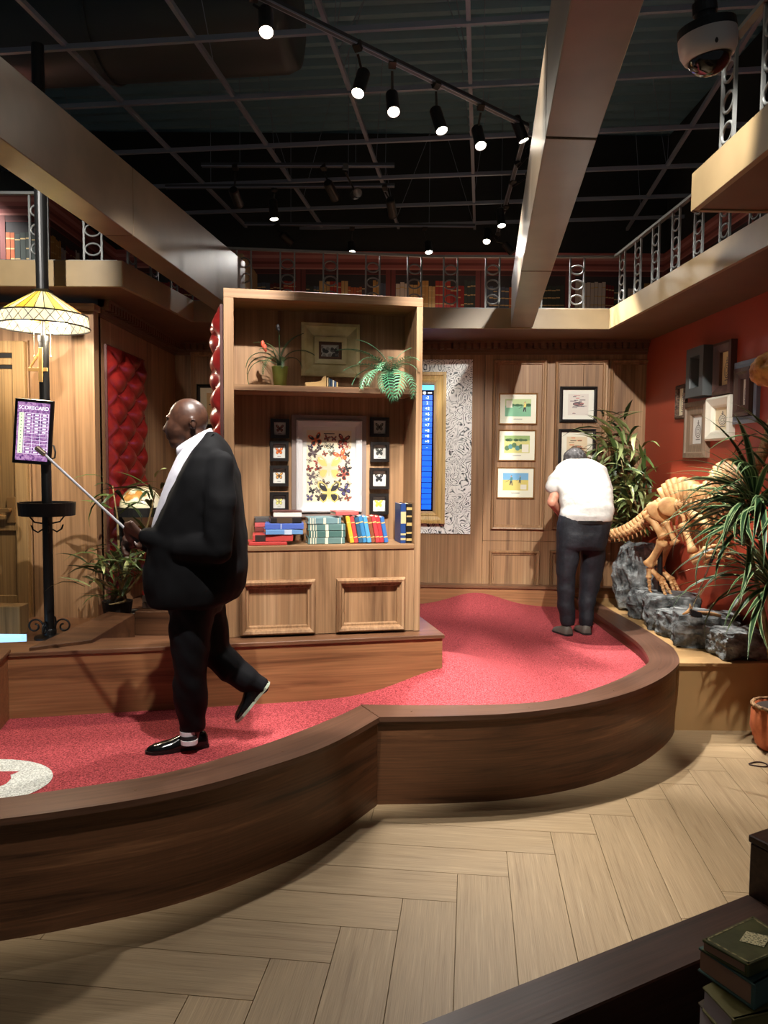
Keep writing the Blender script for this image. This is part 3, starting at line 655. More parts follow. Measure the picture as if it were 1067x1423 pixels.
def butterfly(q, cx, cz, s, rot, ma, mb_, mc, y=-.0062, lower=None):
    def pl(pts, k, mi, yy, mir):
        gx = sum(p[0] for p in pts)/len(pts); gz = sum(p[1] for p in pts)/len(pts); out = []
        for px_, pz_ in pts:
            u, v_ = gx+(px_-gx)*k, gz+(pz_-gz)*k; u = -u if mir else u
            out.append((cx+s*(u*math.cos(rot)-v_*math.sin(rot)), yy, cz+s*(u*math.sin(rot)+v_*math.cos(rot))))
        q.poly(out[::-1] if not mir else out, mi)
    for mir in (0, 1):
        pl(WL, 1, mb_, y, mir); pl(WL, .68, lower if lower is not None else ma, y-.0003, mir)
        pl(WU, 1, mb_, y-.0005, mir); pl(WU, .7, ma, y-.0008, mir)
        pl([(.2, .3), (.36, .42), (.36, .34)], 1, mc, y-.001, mir)
    pl([(-.035, .2), (.035, .2), (.03, -.3), (-.03, -.3)], 1, mb_, y-.0012, 0)
bf = [((376, 582, 402, 609), (150, 90, 80), (60, 44, 44), 'dusky brown butterfly, top frame left of the poster'), ((375, 613, 401, 641), (232, 120, 40), (150, 60, 30), 'orange butterfly, left of the big poster'),
      ((375, 647, 401, 676), (222, 160, 80), (48, 34, 26), 'tan butterfly with dark borders, left of the poster'), ((375, 684, 401, 711), (240, 232, 130), (150, 140, 90), 'pale yellow butterfly, bottom frame left of the poster'),
      ((515, 580, 541, 607), (110, 104, 96), (40, 38, 38), 'grey long-winged butterfly, top frame right of the poster'), ((515, 614, 541, 642), (84, 84, 78), (50, 52, 48), 'olive grey butterfly, right of the big poster'),
      ((514, 650, 541, 680), (44, 46, 50), (14, 14, 16), 'black butterfly, right of the big poster'), ((514, 686, 540, 715), (240, 226, 80), (214, 196, 70), 'bright yellow butterfly, bottom frame right of the poster')]
for rc_, ca, cb, ds in bf:
    def dr(q, w_, h_, a=1): butterfly(q, 0, .01*h_, w_*.62, 0, 0, 1, 2); rect2(q, -w_*.14, w_*.14, -h_*.40, -h_*.37, 1)
    picture('butterfly_picture', 'small black box frame with a '+ds, BCB, rc_, .022, BOXF, C(26, 20, 17, .4), WHITEP, dr, (C(*ca), C(*cb), C(236, 220, 190)), 'small framed butterflies in the bookcase')
def poster(q, w_, h_):
    rnd = random.Random(21); rect2(q, -w_*.42, w_*.42, -h_*.44, h_*.45, 0, -.0058); rect2(q, -w_*.1, w_*.1, h_*.405, h_*.415, 1)
    big = [(0, -.02, .46, 0, 7, 9), (0, -.33, .40, 0, 1, 7), (-.25, .33, .22, .3, 1, 5), (.27, .33, .2, -.2, 6, 2), (.3, -.30, .2, .5, 4, 1), (.28, -.1, .2, .9, 1, 6), (-.3, .17, .2, -.2, 2, 8), (.22, .13, .22, .4, 5, 6)]
    for u, v_, s, r_, a, b in big: butterfly(q, u*w_, v_*h_, s*w_*1.05, r_, a, b, 0, -.0064, lower=7 if s > .4 else None)
    for i in range(6):
        for j in range(9):
            u = -.34+.136*i+rnd.uniform(-.03, .03); v_ = -.40+.093*j+rnd.uniform(-.012, .012)
            if any(abs(u-b[0]) < b[2]*.42 and abs(v_*h_-b[1]*h_) < b[2]*.40*w_ for b in big): continue
            butterfly(q, u*w_, v_*h_, w_*rnd.uniform(.09, .15), rnd.uniform(-.6, .6), rnd.choice([1, 2, 3, 4, 5, 6, 8, 9]), rnd.choice([1, 2, 6, 8]), 0, -.0061)
PCOL = (C(220, 208, 178), C(40, 36, 38), C(70, 52, 48), C(120, 120, 104), C(70, 64, 110), C(220, 110, 60), C(150, 60, 46), C(196, 180, 104), C(96, 84, 84), C(190, 180, 150))
t = picture('butterfly_poster', 'large white framed poster crowded with butterflies of many kinds', BCB, (412, 584, 503, 712), .04, [(0, -.03), (.25, -.034), (.3, -.028), (1, -.022)], C(206, 202, 200, .5), WHITEP, poster, PCOL)
c, w_, h_ = BCB.rect(406, 579, 509, 720, .002); q = MB(); q.frame(w_, h_, [(0, 0), (0, -.02), (.03, -.018), (.03, 0)]); q.obj('outer_frame', C(132, 116, 108, .5), t)
def mono(q, w_, h_):
    rnd = random.Random(5); rect2(q, -w_/2, w_/2, -h_/2, h_/2, 0, -.0058)
    for k in range(26):
        x, z = rnd.uniform(-.4, .4)*w_, rnd.uniform(-.42, .2)*h_; s = rnd.uniform(.05, .13)*w_
        q.poly([(x+s*math.cos(a)*rnd.uniform(.7, 1.2), -.006-k*.00008, z+s*math.sin(a)*rnd.uniform(.7, 1.2)) for a in [2*math.pi*j/9 for j in range(9)]][::-1], rnd.choice([1, 2, 3, 1]))
    rect2(q, -w_*.4, w_*.4, -h_*.42, -h_*.34, 4)
picture('framed_print', 'black and white print in a wide cream frame between the two shelf plants', BCB, (419, 449, 500, 523), .115, [(0, -.05), (.18, -.056), (.3, -.045), (.72, -.02), (.74, -.035), (1, -.03)], speckle('cream_frame', (190, 176, 128), (214, 202, 158), 8., rough=.5, bump=.1), C(200, 196, 186), mono, (C(190, 188, 182), C(50, 48, 48), C(96, 92, 90), C(140, 136, 130), C(220, 218, 212)), inner=(.02, C(92, 58, 36, .4)))
# golf prints and maps on the back wall
def fig(q, cx, cz, s, m1, m2, m3, y=-.0068):
    q.poly([(cx-.1*s, y, cz), (cx+.12*s, y, cz+.02*s), (cx+.16*s, y, cz+.34*s), (cx-.02*s, y, cz+.4*s)][::-1], m1)
    q.poly([(cx-.08*s, y, cz), (cx+.12*s, y, cz), (cx+.16*s, y, cz-.42*s), (cx+.07*s, y, cz-.42*s), (cx+.03*s, y, cz-.12*s), (cx-.06*s, y, cz-.4*s), (cx-.15*s, y, cz-.4*s)][::-1], m2)
    q.poly([(cx+.02*s+.07*s*math.cos(a), y-.0002, cz+.46*s+.07*s*math.sin(a)) for a in [2*math.pi*k/10 for k in range(10)]][::-1], m3)
    q.poly([(cx-.02*s, y-.0003, cz+.5*s), (cx+.12*s, y-.0003, cz+.52*s), (cx+.06*s, y-.0003, cz+.57*s)][::-1], m2)
    q.poly([(cx+.0*s, y-.0004, cz+.26*s), (cx+.03*s, y-.0004, cz+.3*s), (cx-.36*s, y-.0004, cz-.02*s), (cx-.62*s, y-.0004, cz-.14*s), (cx-.36*s, y-.0004, cz-.06*s)], m2)
def golf(kind):
    def dr(q, w_, h_):
        a, b, z0, z1 = -w_*.36, w_*.36, -h_*.26, h_*.34; rect2(q, a, b, z0, z1, 0); rnd = random.Random(kind)
        hz = z0+(z1-z0)*(.62, .72, .6)[kind]; rect2(q, a, b, hz, z1, 1, -.0064)
        for k in range(9):
            x = a+(b-a)*rnd.random(); s = w_*rnd.uniform(.04, .08)
            if kind != 2: q.poly([(min(b, max(a, x+s*math.cos(t_))), -.0065, min(z1, hz+.2*s+.6*s*math.sin(t_))) for t_ in [2*math.pi*j/8 for j in range(8)]][::-1], 2)
        if kind == 0: fig(q, w_*.18, h_*.05, h_*.36, 5, 6, 7); rect2(q, a+.03*w_, a+.2*w_, z1-.3*h_, z1-.05*h_, 4, -.0066)
        if kind == 1:
            for k in range(5): q.poly([(a+w_*(.08+.1*k)+w_*.07*math.cos(t_), -.0067-.0001*k, z0+h_*(.17+.05*(k % 3))+h_*.09*math.sin(t_)) for t_ in [2*math.pi*j/9 for j in range(9)]][::-1], 3 if k % 2 else 2)
            rect2(q, w_*.14, w_*.33, z0+.03*h_, z0+.3*h_, 4, -.0072)
        if kind == 2: fig(q, -w_*.13, h_*.06, h_*.36, 3, 6, 7); fig(q, w_*.12, h_*.10, h_*.26, 3, 6, 7); rect2(q, w_*.14, w_*.31, z0+.03*h_, z0+.2*h_, 4, -.0072)
        rect2(q, -w_*.12, w_*.12, -h_*.36, -h_*.345, 6)
    return dr
GC = [(C(128, 190, 150), C(190, 210, 150), C(60, 110, 70)), (C(214, 212, 130), C(150, 180, 110), C(86, 120, 74)), (C(222, 208, 116), C(120, 180, 220), C(90, 120, 90))]
for k, (rc_, ds) in enumerate((((693, 546, 747, 590), 'lone golfer on green grass, top of three framed prints'), ((692, 597, 745, 641), 'group sitting by trees, middle of three framed prints'), ((690, 649, 743, 693), 'two golfers on yellow ground, lowest of three framed prints'))):
    picture('golf_print', 'colour print of a '+ds if k < 1 else 'colour print of '+('a ' if k == 1 else '')+ds, BW, rc_, .014, [(0, -.018), (.4, -.022), (1, -.014)], C(150, 108, 62, .35, .2), C(238, 238, 216), golf(k), GC[k]+(C(84, 140, 140), C(236, 234, 214), C(236, 220, 120), C(60, 56, 62), C(214, 160, 120)), 'golf prints on the back wall')
def chart(seed):
    def dr(q, w_, h_):
        rnd = random.Random(seed); rect2(q, -w_*.33, w_*.33, -h_*.36, h_*.36, 0)
        for k in range(16):
            x, z = rnd.uniform(-.28, .12)*w_, rnd.uniform(-.32, .31)*h_; rect2(q, x, x+rnd.uniform(.06, .2)*w_, z, z+rnd.uniform(.012, .03)*h_, rnd.choice([1, 2, 1]), -.0066-.00005*k)
        q.poly([(.18*w_*math.cos(a), -.0068, .02*h_+.07*h_*math.sin(a)) for a in [2*math.pi*k/14 for k in range(14)]][::-1], 1)
        rect2(q, -.18*w_, .2*w_, -.07*h_, -.05*h_, 1, -.0072)
    return dr
BF = [(0, -.022), (.5, -.03), (1, -.02)]; BLK = C(22, 20, 20, .35)
picture('framed_chart', 'black framed drawing in grey and pink inks, upper of two by the bamboo', BW, (778, 537, 830, 587), .032, BF, BLK, C(234, 232, 218), chart(2), (C(222, 214, 202), C(90, 80, 84), C(200, 130, 120)))
picture('framed_chart', 'black framed drawing with an orange emblem, lower of two, behind the bending man', BW, (776, 596, 828, 650), .032, BF, BLK, C(236, 232, 210), chart(3), (C(226, 206, 168), C(120, 100, 80), C(220, 130, 90)))
picture('framed_chart', 'black framed parchment chart in the alcove, higher of the two', BW, (273, 534, 334, 594), .035, BF, BLK, C(236, 226, 196), chart(4), (C(222, 186, 130), C(60, 44, 34), C(120, 90, 60)))
picture('framed_chart', 'black framed parchment chart in the alcove, lower of the two', BW, (273, 597, 334, 657), .035, BF, BLK, C(236, 226, 196), chart(6), (C(222, 178, 120), C(60, 44, 34), C(120, 90, 60)))
# medallion prints on the red wall
def medal(q, w_, h_):
    n = 24
    for k, (s, mi) in enumerate(((1, 1), (.86, 0), (.7, 1), (.6, 0), (.4, 1), (.3, 0))):
        q.poly([(.28*w_*s*math.cos(a), -.0062-.0002*k, -.06*h_+.24*h_*s*math.sin(a)) for a in [2*math.pi*j/n for j in range(n)]][::-1], mi)
    rect2(q, -.03*w_, .03*w_, .17*h_, .34*h_, 1); rect2(q, -.08*w_, .08*w_, .22*h_, .25*h_, 1, -.0066); rect2(q, -.2*w_, .2*w_, -.36*h_, -.33*h_, 1)
CR, INK = C(228, 214, 178), C(96, 92, 84)
RF = 'framed medallions on the red wall'
DEEP = lambda d: [(0, -d), (.85, -d), (.9, -d+.01), (1, -d*.3)]
picture('medallion_picture', 'small dark beaded frame with a cream medallion print', RW, (937, 535, 949.5, 582), .03, [(0, -.03), (.4, -.04), (1, -.025)], speckle('beaded', (40, 28, 22), (110, 84, 66), 60., bump=.8), CR, medal, (CR, INK), RF)
picture('medallion_picture', 'deep slate grey box frame with a gold edged medallion print', RW, (953, 483, 976.5, 551), .085, DEEP(.12), C(72, 76, 76, .5), C(206, 186, 126), medal, (C(214, 200, 150), INK), RF)
picture('medallion_picture', 'brown wooden frame with a tan medallion print beside the slate box frame', RW, (988.5, 475, 1013, 548), .075, [(0, -.05), (.3, -.06), (.7, -.04), (1, -.03)], wood('brown_frame', (66, 44, 38), (88, 62, 54), (110, 80, 70), 'Z', across=12), C(214, 190, 130), medal, (C(214, 190, 130), INK), RF)
picture('medallion_picture', 'taupe frame with a narrow white medallion print, lowest on the red wall', RW, (948, 558, 979, 636), .12, [(0, -.04), (.35, -.05), (.42, -.035), (.9, -.03), (1, -.018)], wood('taupe_frame', (112, 94, 78), (136, 116, 96), (150, 130, 108), 'Z', across=8), WHITEP, medal, (WHITEP, INK), RF)
picture('medallion_picture', 'chipped white frame with a pale medallion print', RW, (978.5, 551, 1011, 612), .085, [(0, -.05), (.2, -.062), (.5, -.05), (.8, -.04), (1, -.02)], C(226, 222, 204, .5), CR, medal, (C(232, 226, 206), INK), RF)
t = picture('medallion_picture', 'brown carved frame on a blue outer frame with a medallion print', RW, (1018, 501, 1050, 588), .05, [(0, -.03), (.5, -.036), (1, -.028)], C(126, 142, 160, .5), C(90, 66, 54), None, (), RF)
c, w_, h_ = RW.rect(1018, 501, 1050, 588, .03)
q = MB(); q.frame(w_-.11, h_-.11, [(0, -.005), (0, -.06), (.03, -.066), (.05, -.05), (.08, -.045), (.085, -.02)]); q.obj('inner_frame', wood('carved_frame', (58, 38, 30), (86, 62, 52), (112, 86, 72), 'Z', across=14), t)
q = MB(); q.box((0, -.02, 0), (w_-.27, .004, h_-.27)); q.obj('mat_board', C(230, 226, 212), t)
q = MB(); q.keep = True; medal(q, w_-.28, h_-.28); o = q.obj('print', [C(230, 226, 212), INK], t); o.location = (0, -.017, 0)
# gilt framed screen
c, w_, h_ = BW.rect(528, 517, 619, 727, .07)
t = thing('score_screen', 'tall gilt framed screen of blue score rows half hidden by the bookcase', 'screen', c-BW.n*.055, BW.rz)
fw = .125; q = MB(); q.frame(w_, h_, [(0, 0), (0, -.07), (.03, -.075), (.04, -.062), (.075, -.055), (.085, -.062), (.105, -.05), (.125, -.02)]); q.obj('gilt_frame', GOLD, t)
sw_, sh_ = w_-2*fw, h_-2*fw
q = MB(); q.box((0, -.012, 0), (sw_+.01, .012, sh_+.01)); q.obj('screen_panel', C(8, 12, 40, .15), t)
SB, SB2 = C(20, 90, 240, .3, 0, .9), C(90, 190, 255, .3, 0, 1.0); MG = C(240, 120, 235, .3, 0, 1.0)
q = MB(); q.box((0, -.019, sh_/2-.03), (sw_, .002, .05)); q.obj('screen_banner', SB2, t)
rows = 21; rh = (sh_-.12)/rows; cwid = .1; cell = None
labels = ['-2', '2', '+2', '+6', '+7', '+7', '+8', '+8', '+9', '-']
q = MB(); q.box((0, 0, 0), (cwid, .002, rh-.006)); xr = sw_/2-.018-cwid/2
for r_ in range(rows):
    z = sh_/2-.105-rh*(r_+.5)
    for cc in range(3):
        x = xr-cc*(cwid+.03)
        if cell is None: cell = q.obj('score_cell', SB, t); o = cell
        else: o = inst(cell, 'score_cell', t)
        o.location = (x, -.02, z)
    if r_ < len(labels): text(labels[r_], .042, C(235, 250, 255, .4, 0, 1.2), t, (xr, -.0225, z), name='score_figure')
q = MB()
for cc in range(2): q.box((xr-cwid/2-.015-cc*(cwid+.03), -.02, -.06), (.018, .002, sh_-.14))
q.obj('screen_divider', MG, t)
q = MB(); q.lathe([(.016, -.001), (.016, .001)], 16, (0, 0, 0)); q.obj('screen_icon', C(220, 240, 255, .4, 0, 1.), t, loc=(xr-.03, -.02, sh_/2-.085), rot=(R(90), 0, 0)); q = MB(); q.box((xr+.025, -.02, sh_/2-.085), (.04, .002, .012)); q.obj('screen_icon', C(220, 240, 255, .4, 0, 1.), t)

# ---- books
def book(label, th, h, d, cov, loc, rot=None, mw=None, band=None, group=None, page=None, cover_mark=None):
    """upright book: thickness on x, height on z, spine faces -y; origin at the bottom middle of the spine"""
    t = thing('book', label, 'book', group=group)
    if mw is not None: t.matrix_basis = mw
    else: t.location = loc; t.rotation_euler = rot or (0, 0, 0)
    b = .004; q = MB()
    q.box2((-th/2, 0, 0), (-th/2+b, d, h)); q.box2((th/2-b, 0, 0), (th/2, d, h))
    q.tube([(0, .003, .0), (0, .003, h)], th/2-.0005, 10, flat=1) if False else q.box2((-th/2+b*.5, -.003, 0), (th/2-b*.5, b, h))
    q.obj('cover', cov, t, bevel=.0015)
    q = MB(); q.box2((-th/2+b, b, .004), (th/2-b, d-.005, h-.004)); q.obj('page_block', page or PAGE, t)
    if band:
        for u, ww in band[1]: q = MB(); q.box2((-th/2+b*.3, -.0042, h*u), (th/2-b*.3, -.002, h*(u+ww))); q.obj('spine_band', band[0], t)
    return t
GILT = C(206, 176, 110, .4, .3)
BKG = 'books on the bookcase counter'
zc = ct+.001
# leaning row
cols = [((226, 170, 48), 'yellow'), ((196, 62, 60), 'red'), ((44, 84, 112), 'slate blue'), ((56, 126, 176), 'mid blue'), ((82, 156, 206), 'light blue'), ((136, 72, 44), 'brown'), ((200, 58, 64), 'crimson'), ((188, 48, 56), 'dark red'), ((56, 110, 178), 'royal blue')]
lean = -R(11)
x = bq(489, 752, .09)[0]; hh = .175
for k, (cc, nm) in enumerate(cols):
    th = .0265; book('%s cloth book leaning in the row of coloured books' % nm, th, hh-(.004*(k % 3)), .13, C(*cc, .55), bcw(x, .075+.006*(k % 2), zc+.006), rot=(0, lean, BRZ), band=(C(230, 190, 110), [(.2, .03), (.75, .04)]), group=BKG); x += th/math.cos(lean)+.001
def flat(label, x0, x1, ymid, th, d, cov, z, dep, yaw=0, band=None, pages=False, page=None):
    """a book lying flat, spine (or page edge) to the front"""
    a, b = bq(x0, ymid, dep)[0], bq(x1, ymid, dep)[0]; L = b-a
    mw = MX.Translation(bcw((a+b)/2, dep, z)) @ MX.Rotation(BRZ+yaw, 4, 'Z') @ (MX.Rotation(math.pi, 4, 'Z') if pages else MX.Identity(4)) @ MX.Translation((-L/2, (-d if pages else 0), th/2)) @ MX.Rotation(R(90), 4, 'Y')
    mw = mw @ MX.Translation((0, 0, 0))
    return book(label, th, L, d, cov, None, mw=mw, band=band, group=BKG, page=page)
zz = zc
GRN = [C(96, 124, 120, .5), C(70, 104, 98, .5), C(88, 120, 116, .5), C(110, 140, 144, .5)]
for k, (a, b, nm) in enumerate(((428, 479, 'lowest'), (429, 480, 'second from below'), (428, 480, 'second from above'), (428, 474, 'topmost'))):
    flat('grey green banded volume lying flat, %s of a stack of four' % nm, a, b, 750-9*k, .0415, .17, GRN[k], zz, .07, R((0, 1, -1, 2)[k]), band=(C(222, 216, 190), [(.06, .03), (.13, .03), (.2, .02), (.46, .08), (.9, .02)])); zz += .0425
flat('pink red book lying flat on top of the coloured row', 466, 499, 712, .026, .14, C(206, 96, 92, .5), zc+.182, .07, R(8))
z1_ = zc
for nm, a, b, th, cc, yaw, bd, dep in (('thin red book lying flat at the bottom of the left pile', 346, 399, .022, (188, 62, 58), 3, None, .04),
                               ('red book with a black spine label in the left pile', 351, 407, .042, (196, 70, 64), -2, (C(50, 30, 26), [(.06, .26)]), .05),
                               ('light blue book lying in the left pile', 369, 421, .032, (110, 156, 206), 2, (C(200, 214, 230), [(.5, .2)]), .04),
                               ('deep blue book lying in the left pile', 368, 422, .036, (82, 108, 190), -4, (C(180, 190, 220), [(.4, .03)]), .045),
                               ('black book with faint spine bands in the left pile', 376, 419, .036, (34, 28, 26), 1, (C(80, 62, 44), [(.2, .5)]), .055)):
    flat(nm, a, b, 750-(z1_-zc)*215, th, .17, C(*cc, .5), z1_, dep, R(yaw), band=bd); z1_ += th+.001
flat('brown book on top of the left pile showing its white pages', 379, 420, 712, .038, .15, C(96, 52, 46, .5), z1_, .06, R(-3), pages=True, page=C(242, 236, 224))
z2_ = zc+.066
for nm, cc, th in (('maroon book end at the left of the pile', (120, 60, 54), .03), ('pink spotted book end at the left of the pile', (196, 96, 96), .03), ('charcoal book end at the top left of the pile', (84, 82, 80), .034)):
    flat(nm, 354, 378, 735, th, .085, C(*cc, .5), z2_, .245, R(2)); z2_ += th+.001
q = MB(); q.box2((bq(357, 745, .24)[0], .24, ct+.0005), (bq(376, 745, .24)[0], .33, ct+.065)); t = q.obj('book', C(120, 84, 56, .6), bk); t.parent = None; t.location = (BL.x, BL.y, 0); t.rotation_euler = (0, 0, BRZ); tag(t, 'brown books block under the left book ends', 'book', BKG)
xb = min(bq(561, 745, .06)[0], BWD-TS*.8-.062); hb = bq(561, 700, .06)[1]-zc
book('tall dark blue book standing with its black twin by the case side', .036, hb, .17, C(34, 62, 118, .45), bcw(xb, .06, zc), rot=(0, 0, BRZ), band=(C(190, 176, 130), [(.08, .05), (.2, .05), (.5, .3)]), group=BKG)
book('tall black book with gilt spine squares by the case side', .038, hb, .17, C(26, 22, 20, .4), bcw(xb+.039, .06, zc), rot=(0, 0, BRZ), band=(GILT, [(.06, .06), (.24, .04), (.44, .08), (.66, .04), (.84, .07)]), group=BKG)
# small carved letter rack on the shelf
c = bcw(bq(446, 530, .1)[0], .08, sh+.018)
t = thing('letter_rack', 'small carved wooden rack holding cards on the upper shelf', 'rack', c, BRZ)
q = MB(); pts = [(-.10, 0), (.03, 0), (.03, .075), (.015, .07), (0, .045), (-.03, .035), (-.10, .03)]
q.rings([[V((a, 0, b)) for a, b in pts], [V((a, .05, b)) for a, b in pts]]); q.obj('rack_body', C(206, 168, 110, .5), t)
for k, cc in enumerate(((220, 190, 140), (60, 80, 90), (40, 60, 90), (226, 216, 190), (60, 90, 130), (210, 180, 120))): q = MB(); q.box((.04+k*.012, .03, .033-.003*k), (.008, .06, .066-.006*k)); q.obj('card', C(*cc), t)
# ---- plants
def leafmesh(name, L, W_, droop, mats, n=7, fold=.25, lift=0, tipw=.0):
    q = MB(); rows_ = []
    x = z = 0; ang = lift
    for i in range(n+1):
        u = i/n; ww = W_*(math.sin(math.pi*min(1, u*1.02+.06))**.75 if u < .98 else .02)*(1-.25*u)
        rows_.append([(x, -ww/2, z+fold*ww*.5), (x, -ww*.3, z+fold*ww*.25), (x, 0, z), (x, ww*.3, z+fold*ww*.25), (x, ww/2, z+fold*ww*.5)])
        x += L/n*math.cos(ang); z += L/n*math.sin(ang); ang -= droop/n
    for a, b in zip(rows_, rows_[1:]):
        for k in range(4): q.quad(a[k], a[k+1], b[k+1], b[k], 1 if k in (0, 3) and len(mats) > 1 else 0)
    me = bpy.data.meshes.new(name); me.from_pydata(q.v, [], q.f)
    for m_ in mats: me.materials.append(m_)
    me.polygons.foreach_set('material_index', q.m if len(mats) > 1 else [0]*len(q.m)); me.polygons.foreach_set('use_smooth', [True]*len(me.polygons))
    bm = bmesh.new(); bm.from_mesh(me); bmesh.ops.remove_doubles(bm, verts=bm.verts, dist=1e-5); bm.to_mesh(me); bm.free()
    return me
def leafmat(name, a, b, rough=.4):
    m_, nt, p = new_mat(name); oi = N(nt, 'ShaderNodeObjectInfo'); rp_ = ramp(nt, [(0, s2l(a)), (1, s2l(b))])
    nt.links.new(oi.outputs['Random'], rp_.inputs[0]); nt.links.new(rp_.outputs[0], p.inputs['Base Color']); p.inputs['Roughness'].default_value = rough
    p.inputs['Subsurface Weight'].default_value = 0
    return m_
def put_leaf(me, par, pos, yaw, pitch, roll=0, s=1, name='leaf'):
    o = bpy.data.objects.new(name, me); COL.objects.link(o); o.parent = par
    o.matrix_basis = MX.Translation(V(pos)-V(par.location)) @ MX.Rotation(yaw, 4, 'Z') @ MX.Rotation(-pitch, 4, 'Y') @ MX.Rotation(roll, 4, 'X') @ MX.Scale(s, 4)
    return o
PALM, PALME = leafmat('palm_leaf', (30, 58, 36), (62, 98, 56)), leafmat('palm_edge', (128, 158, 104), (186, 204, 150))
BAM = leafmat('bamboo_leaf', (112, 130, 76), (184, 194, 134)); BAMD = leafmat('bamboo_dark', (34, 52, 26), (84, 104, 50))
FERN = leafmat('fern_frond', (60, 120, 84), (130, 186, 144)); FERN2 = leafmat('fern_dark', (40, 64, 40), (84, 108, 66))
STEM = speckle('cane', (120, 100, 62), (158, 138, 92), 20., rough=.6, bump=.2)
rnd = random.Random(11)
# the dinosaur's backbone line, needed here so that the palm leaves keep clear of it
def DY(x): return min(6.95-(x-848)*.0062, 2.47*1070/max(x-533, 1))      # the body bends to keep off the red wall
def D(x, y, dy=0): return PY(x, y, DY(x)+dy)
sp = [(845, 746), (858, 744), (872, 740), (886, 733), (899, 724), (910, 714), (922, 707), (935, 703), (950, 701), (966, 701), (982, 700), (998, 694), (1014, 686), (1030, 676), (1046, 660), (1060, 638), (1070, 612), (1076, 584), (1078, 556)]
SPP = crom([(p_[0], p_[1]) for p_ in sp], 56)
BACK = [D(p_.x, p_.y)+V((0, 0, h_)) for p_ in SPP if p_.x > 930 for h_ in (0, .12, .24)]
# palm at the right edge, in a pot on the floor
pb = V((2.575, 4.92, 0))
t = thing('palm_plant', 'striped long-leaved palm rising in front of the dinosaur', 'plant', pb)
q = MB(); q.lathe([(.02, .28), (.13, .28), (.14, .24)], 20); q.obj('soil', C(50, 36, 26, .9), t)
pots = thing('plant_pot', 'round orange terracotta pot with a rope rim beside the tan platform', 'pot', pb)
q = MB(); q.lathe([(.10, .0), (.13, .03), (.165, .14), (.16, .25), (.145, .28), (.15, .29), (.14, .29), (.135, .23), (.10, .21)], 28); q.obj('pot_body', speckle('terracotta', (170, 84, 44), (190, 102, 58), 12., rough=.7, bump=.1), pots, smooth=True)
q = MB(); q.tube([(.153*math.cos(2*math.pi*k/36), .153*math.sin(2*math.pi*k/36), .288+.004*(k % 2)) for k in range(36)], .013, 8, closed=True); q.obj('rope_rim', speckle('rope', (120, 84, 52), (180, 140, 94), 60.), pots, smooth=True)
LM = [leafmesh('leaf', .66, .044, d, [PALM, PALME], n=8, lift=.25) for d in (1.0, 1.5, 2.1)]
crowns = [(PY(1048, 690, 4.72), 62), (PY(1072, 800, 4.8), 44), (PY(1085, 620, 4.6), 14), (PY(1036, 735, 4.85), 24), (PY(1088, 700, 4.62), 22)]
for cpos, nl in crowns:
    q = MB(); top = cpos; q.tube([pb+V((rnd.uniform(-.04, .04), rnd.uniform(-.04, .04), .26))-pb, (pb.lerp(top, .5)+V((.03, .02, .12)))-pb, top-pb], [.018, .014, .012], 8); q.obj('stem', STEM, t, smooth=True)
    for k in range(nl):
        yaw = k*2.4+rnd.uniform(-.3, .3); pit = rnd.uniform(-.35, 1.15)
        if math.cos(yaw) > .25: yaw = math.pi-yaw
        lm_, ps_, rl_, sc_ = rnd.choice(LM), top-V((0, 0, rnd.uniform(0, .12))), rnd.uniform(-.4, .4), rnd.uniform(.75, 1.1)*(.8 if cpos.z > 1.95 else 1)
        for tr_ in range(25):
            o = put_leaf(lm_, t, ps_, yaw, pit, rl_, sc_); mw_ = MX.Translation(t.location) @ o.matrix_basis; vs_ = [mw_ @ v.co for v in lm_.vertices]
            if all((v_-b_).length > .13 for v_ in vs_[::2] for b_ in BACK) and max(v_.x for v_ in vs_) < 2.74: break
            if tr_ < 24: bpy.data.objects.remove(o); yaw = rnd.uniform(2.3, 5.4); pit = rnd.uniform(-.35, .9)
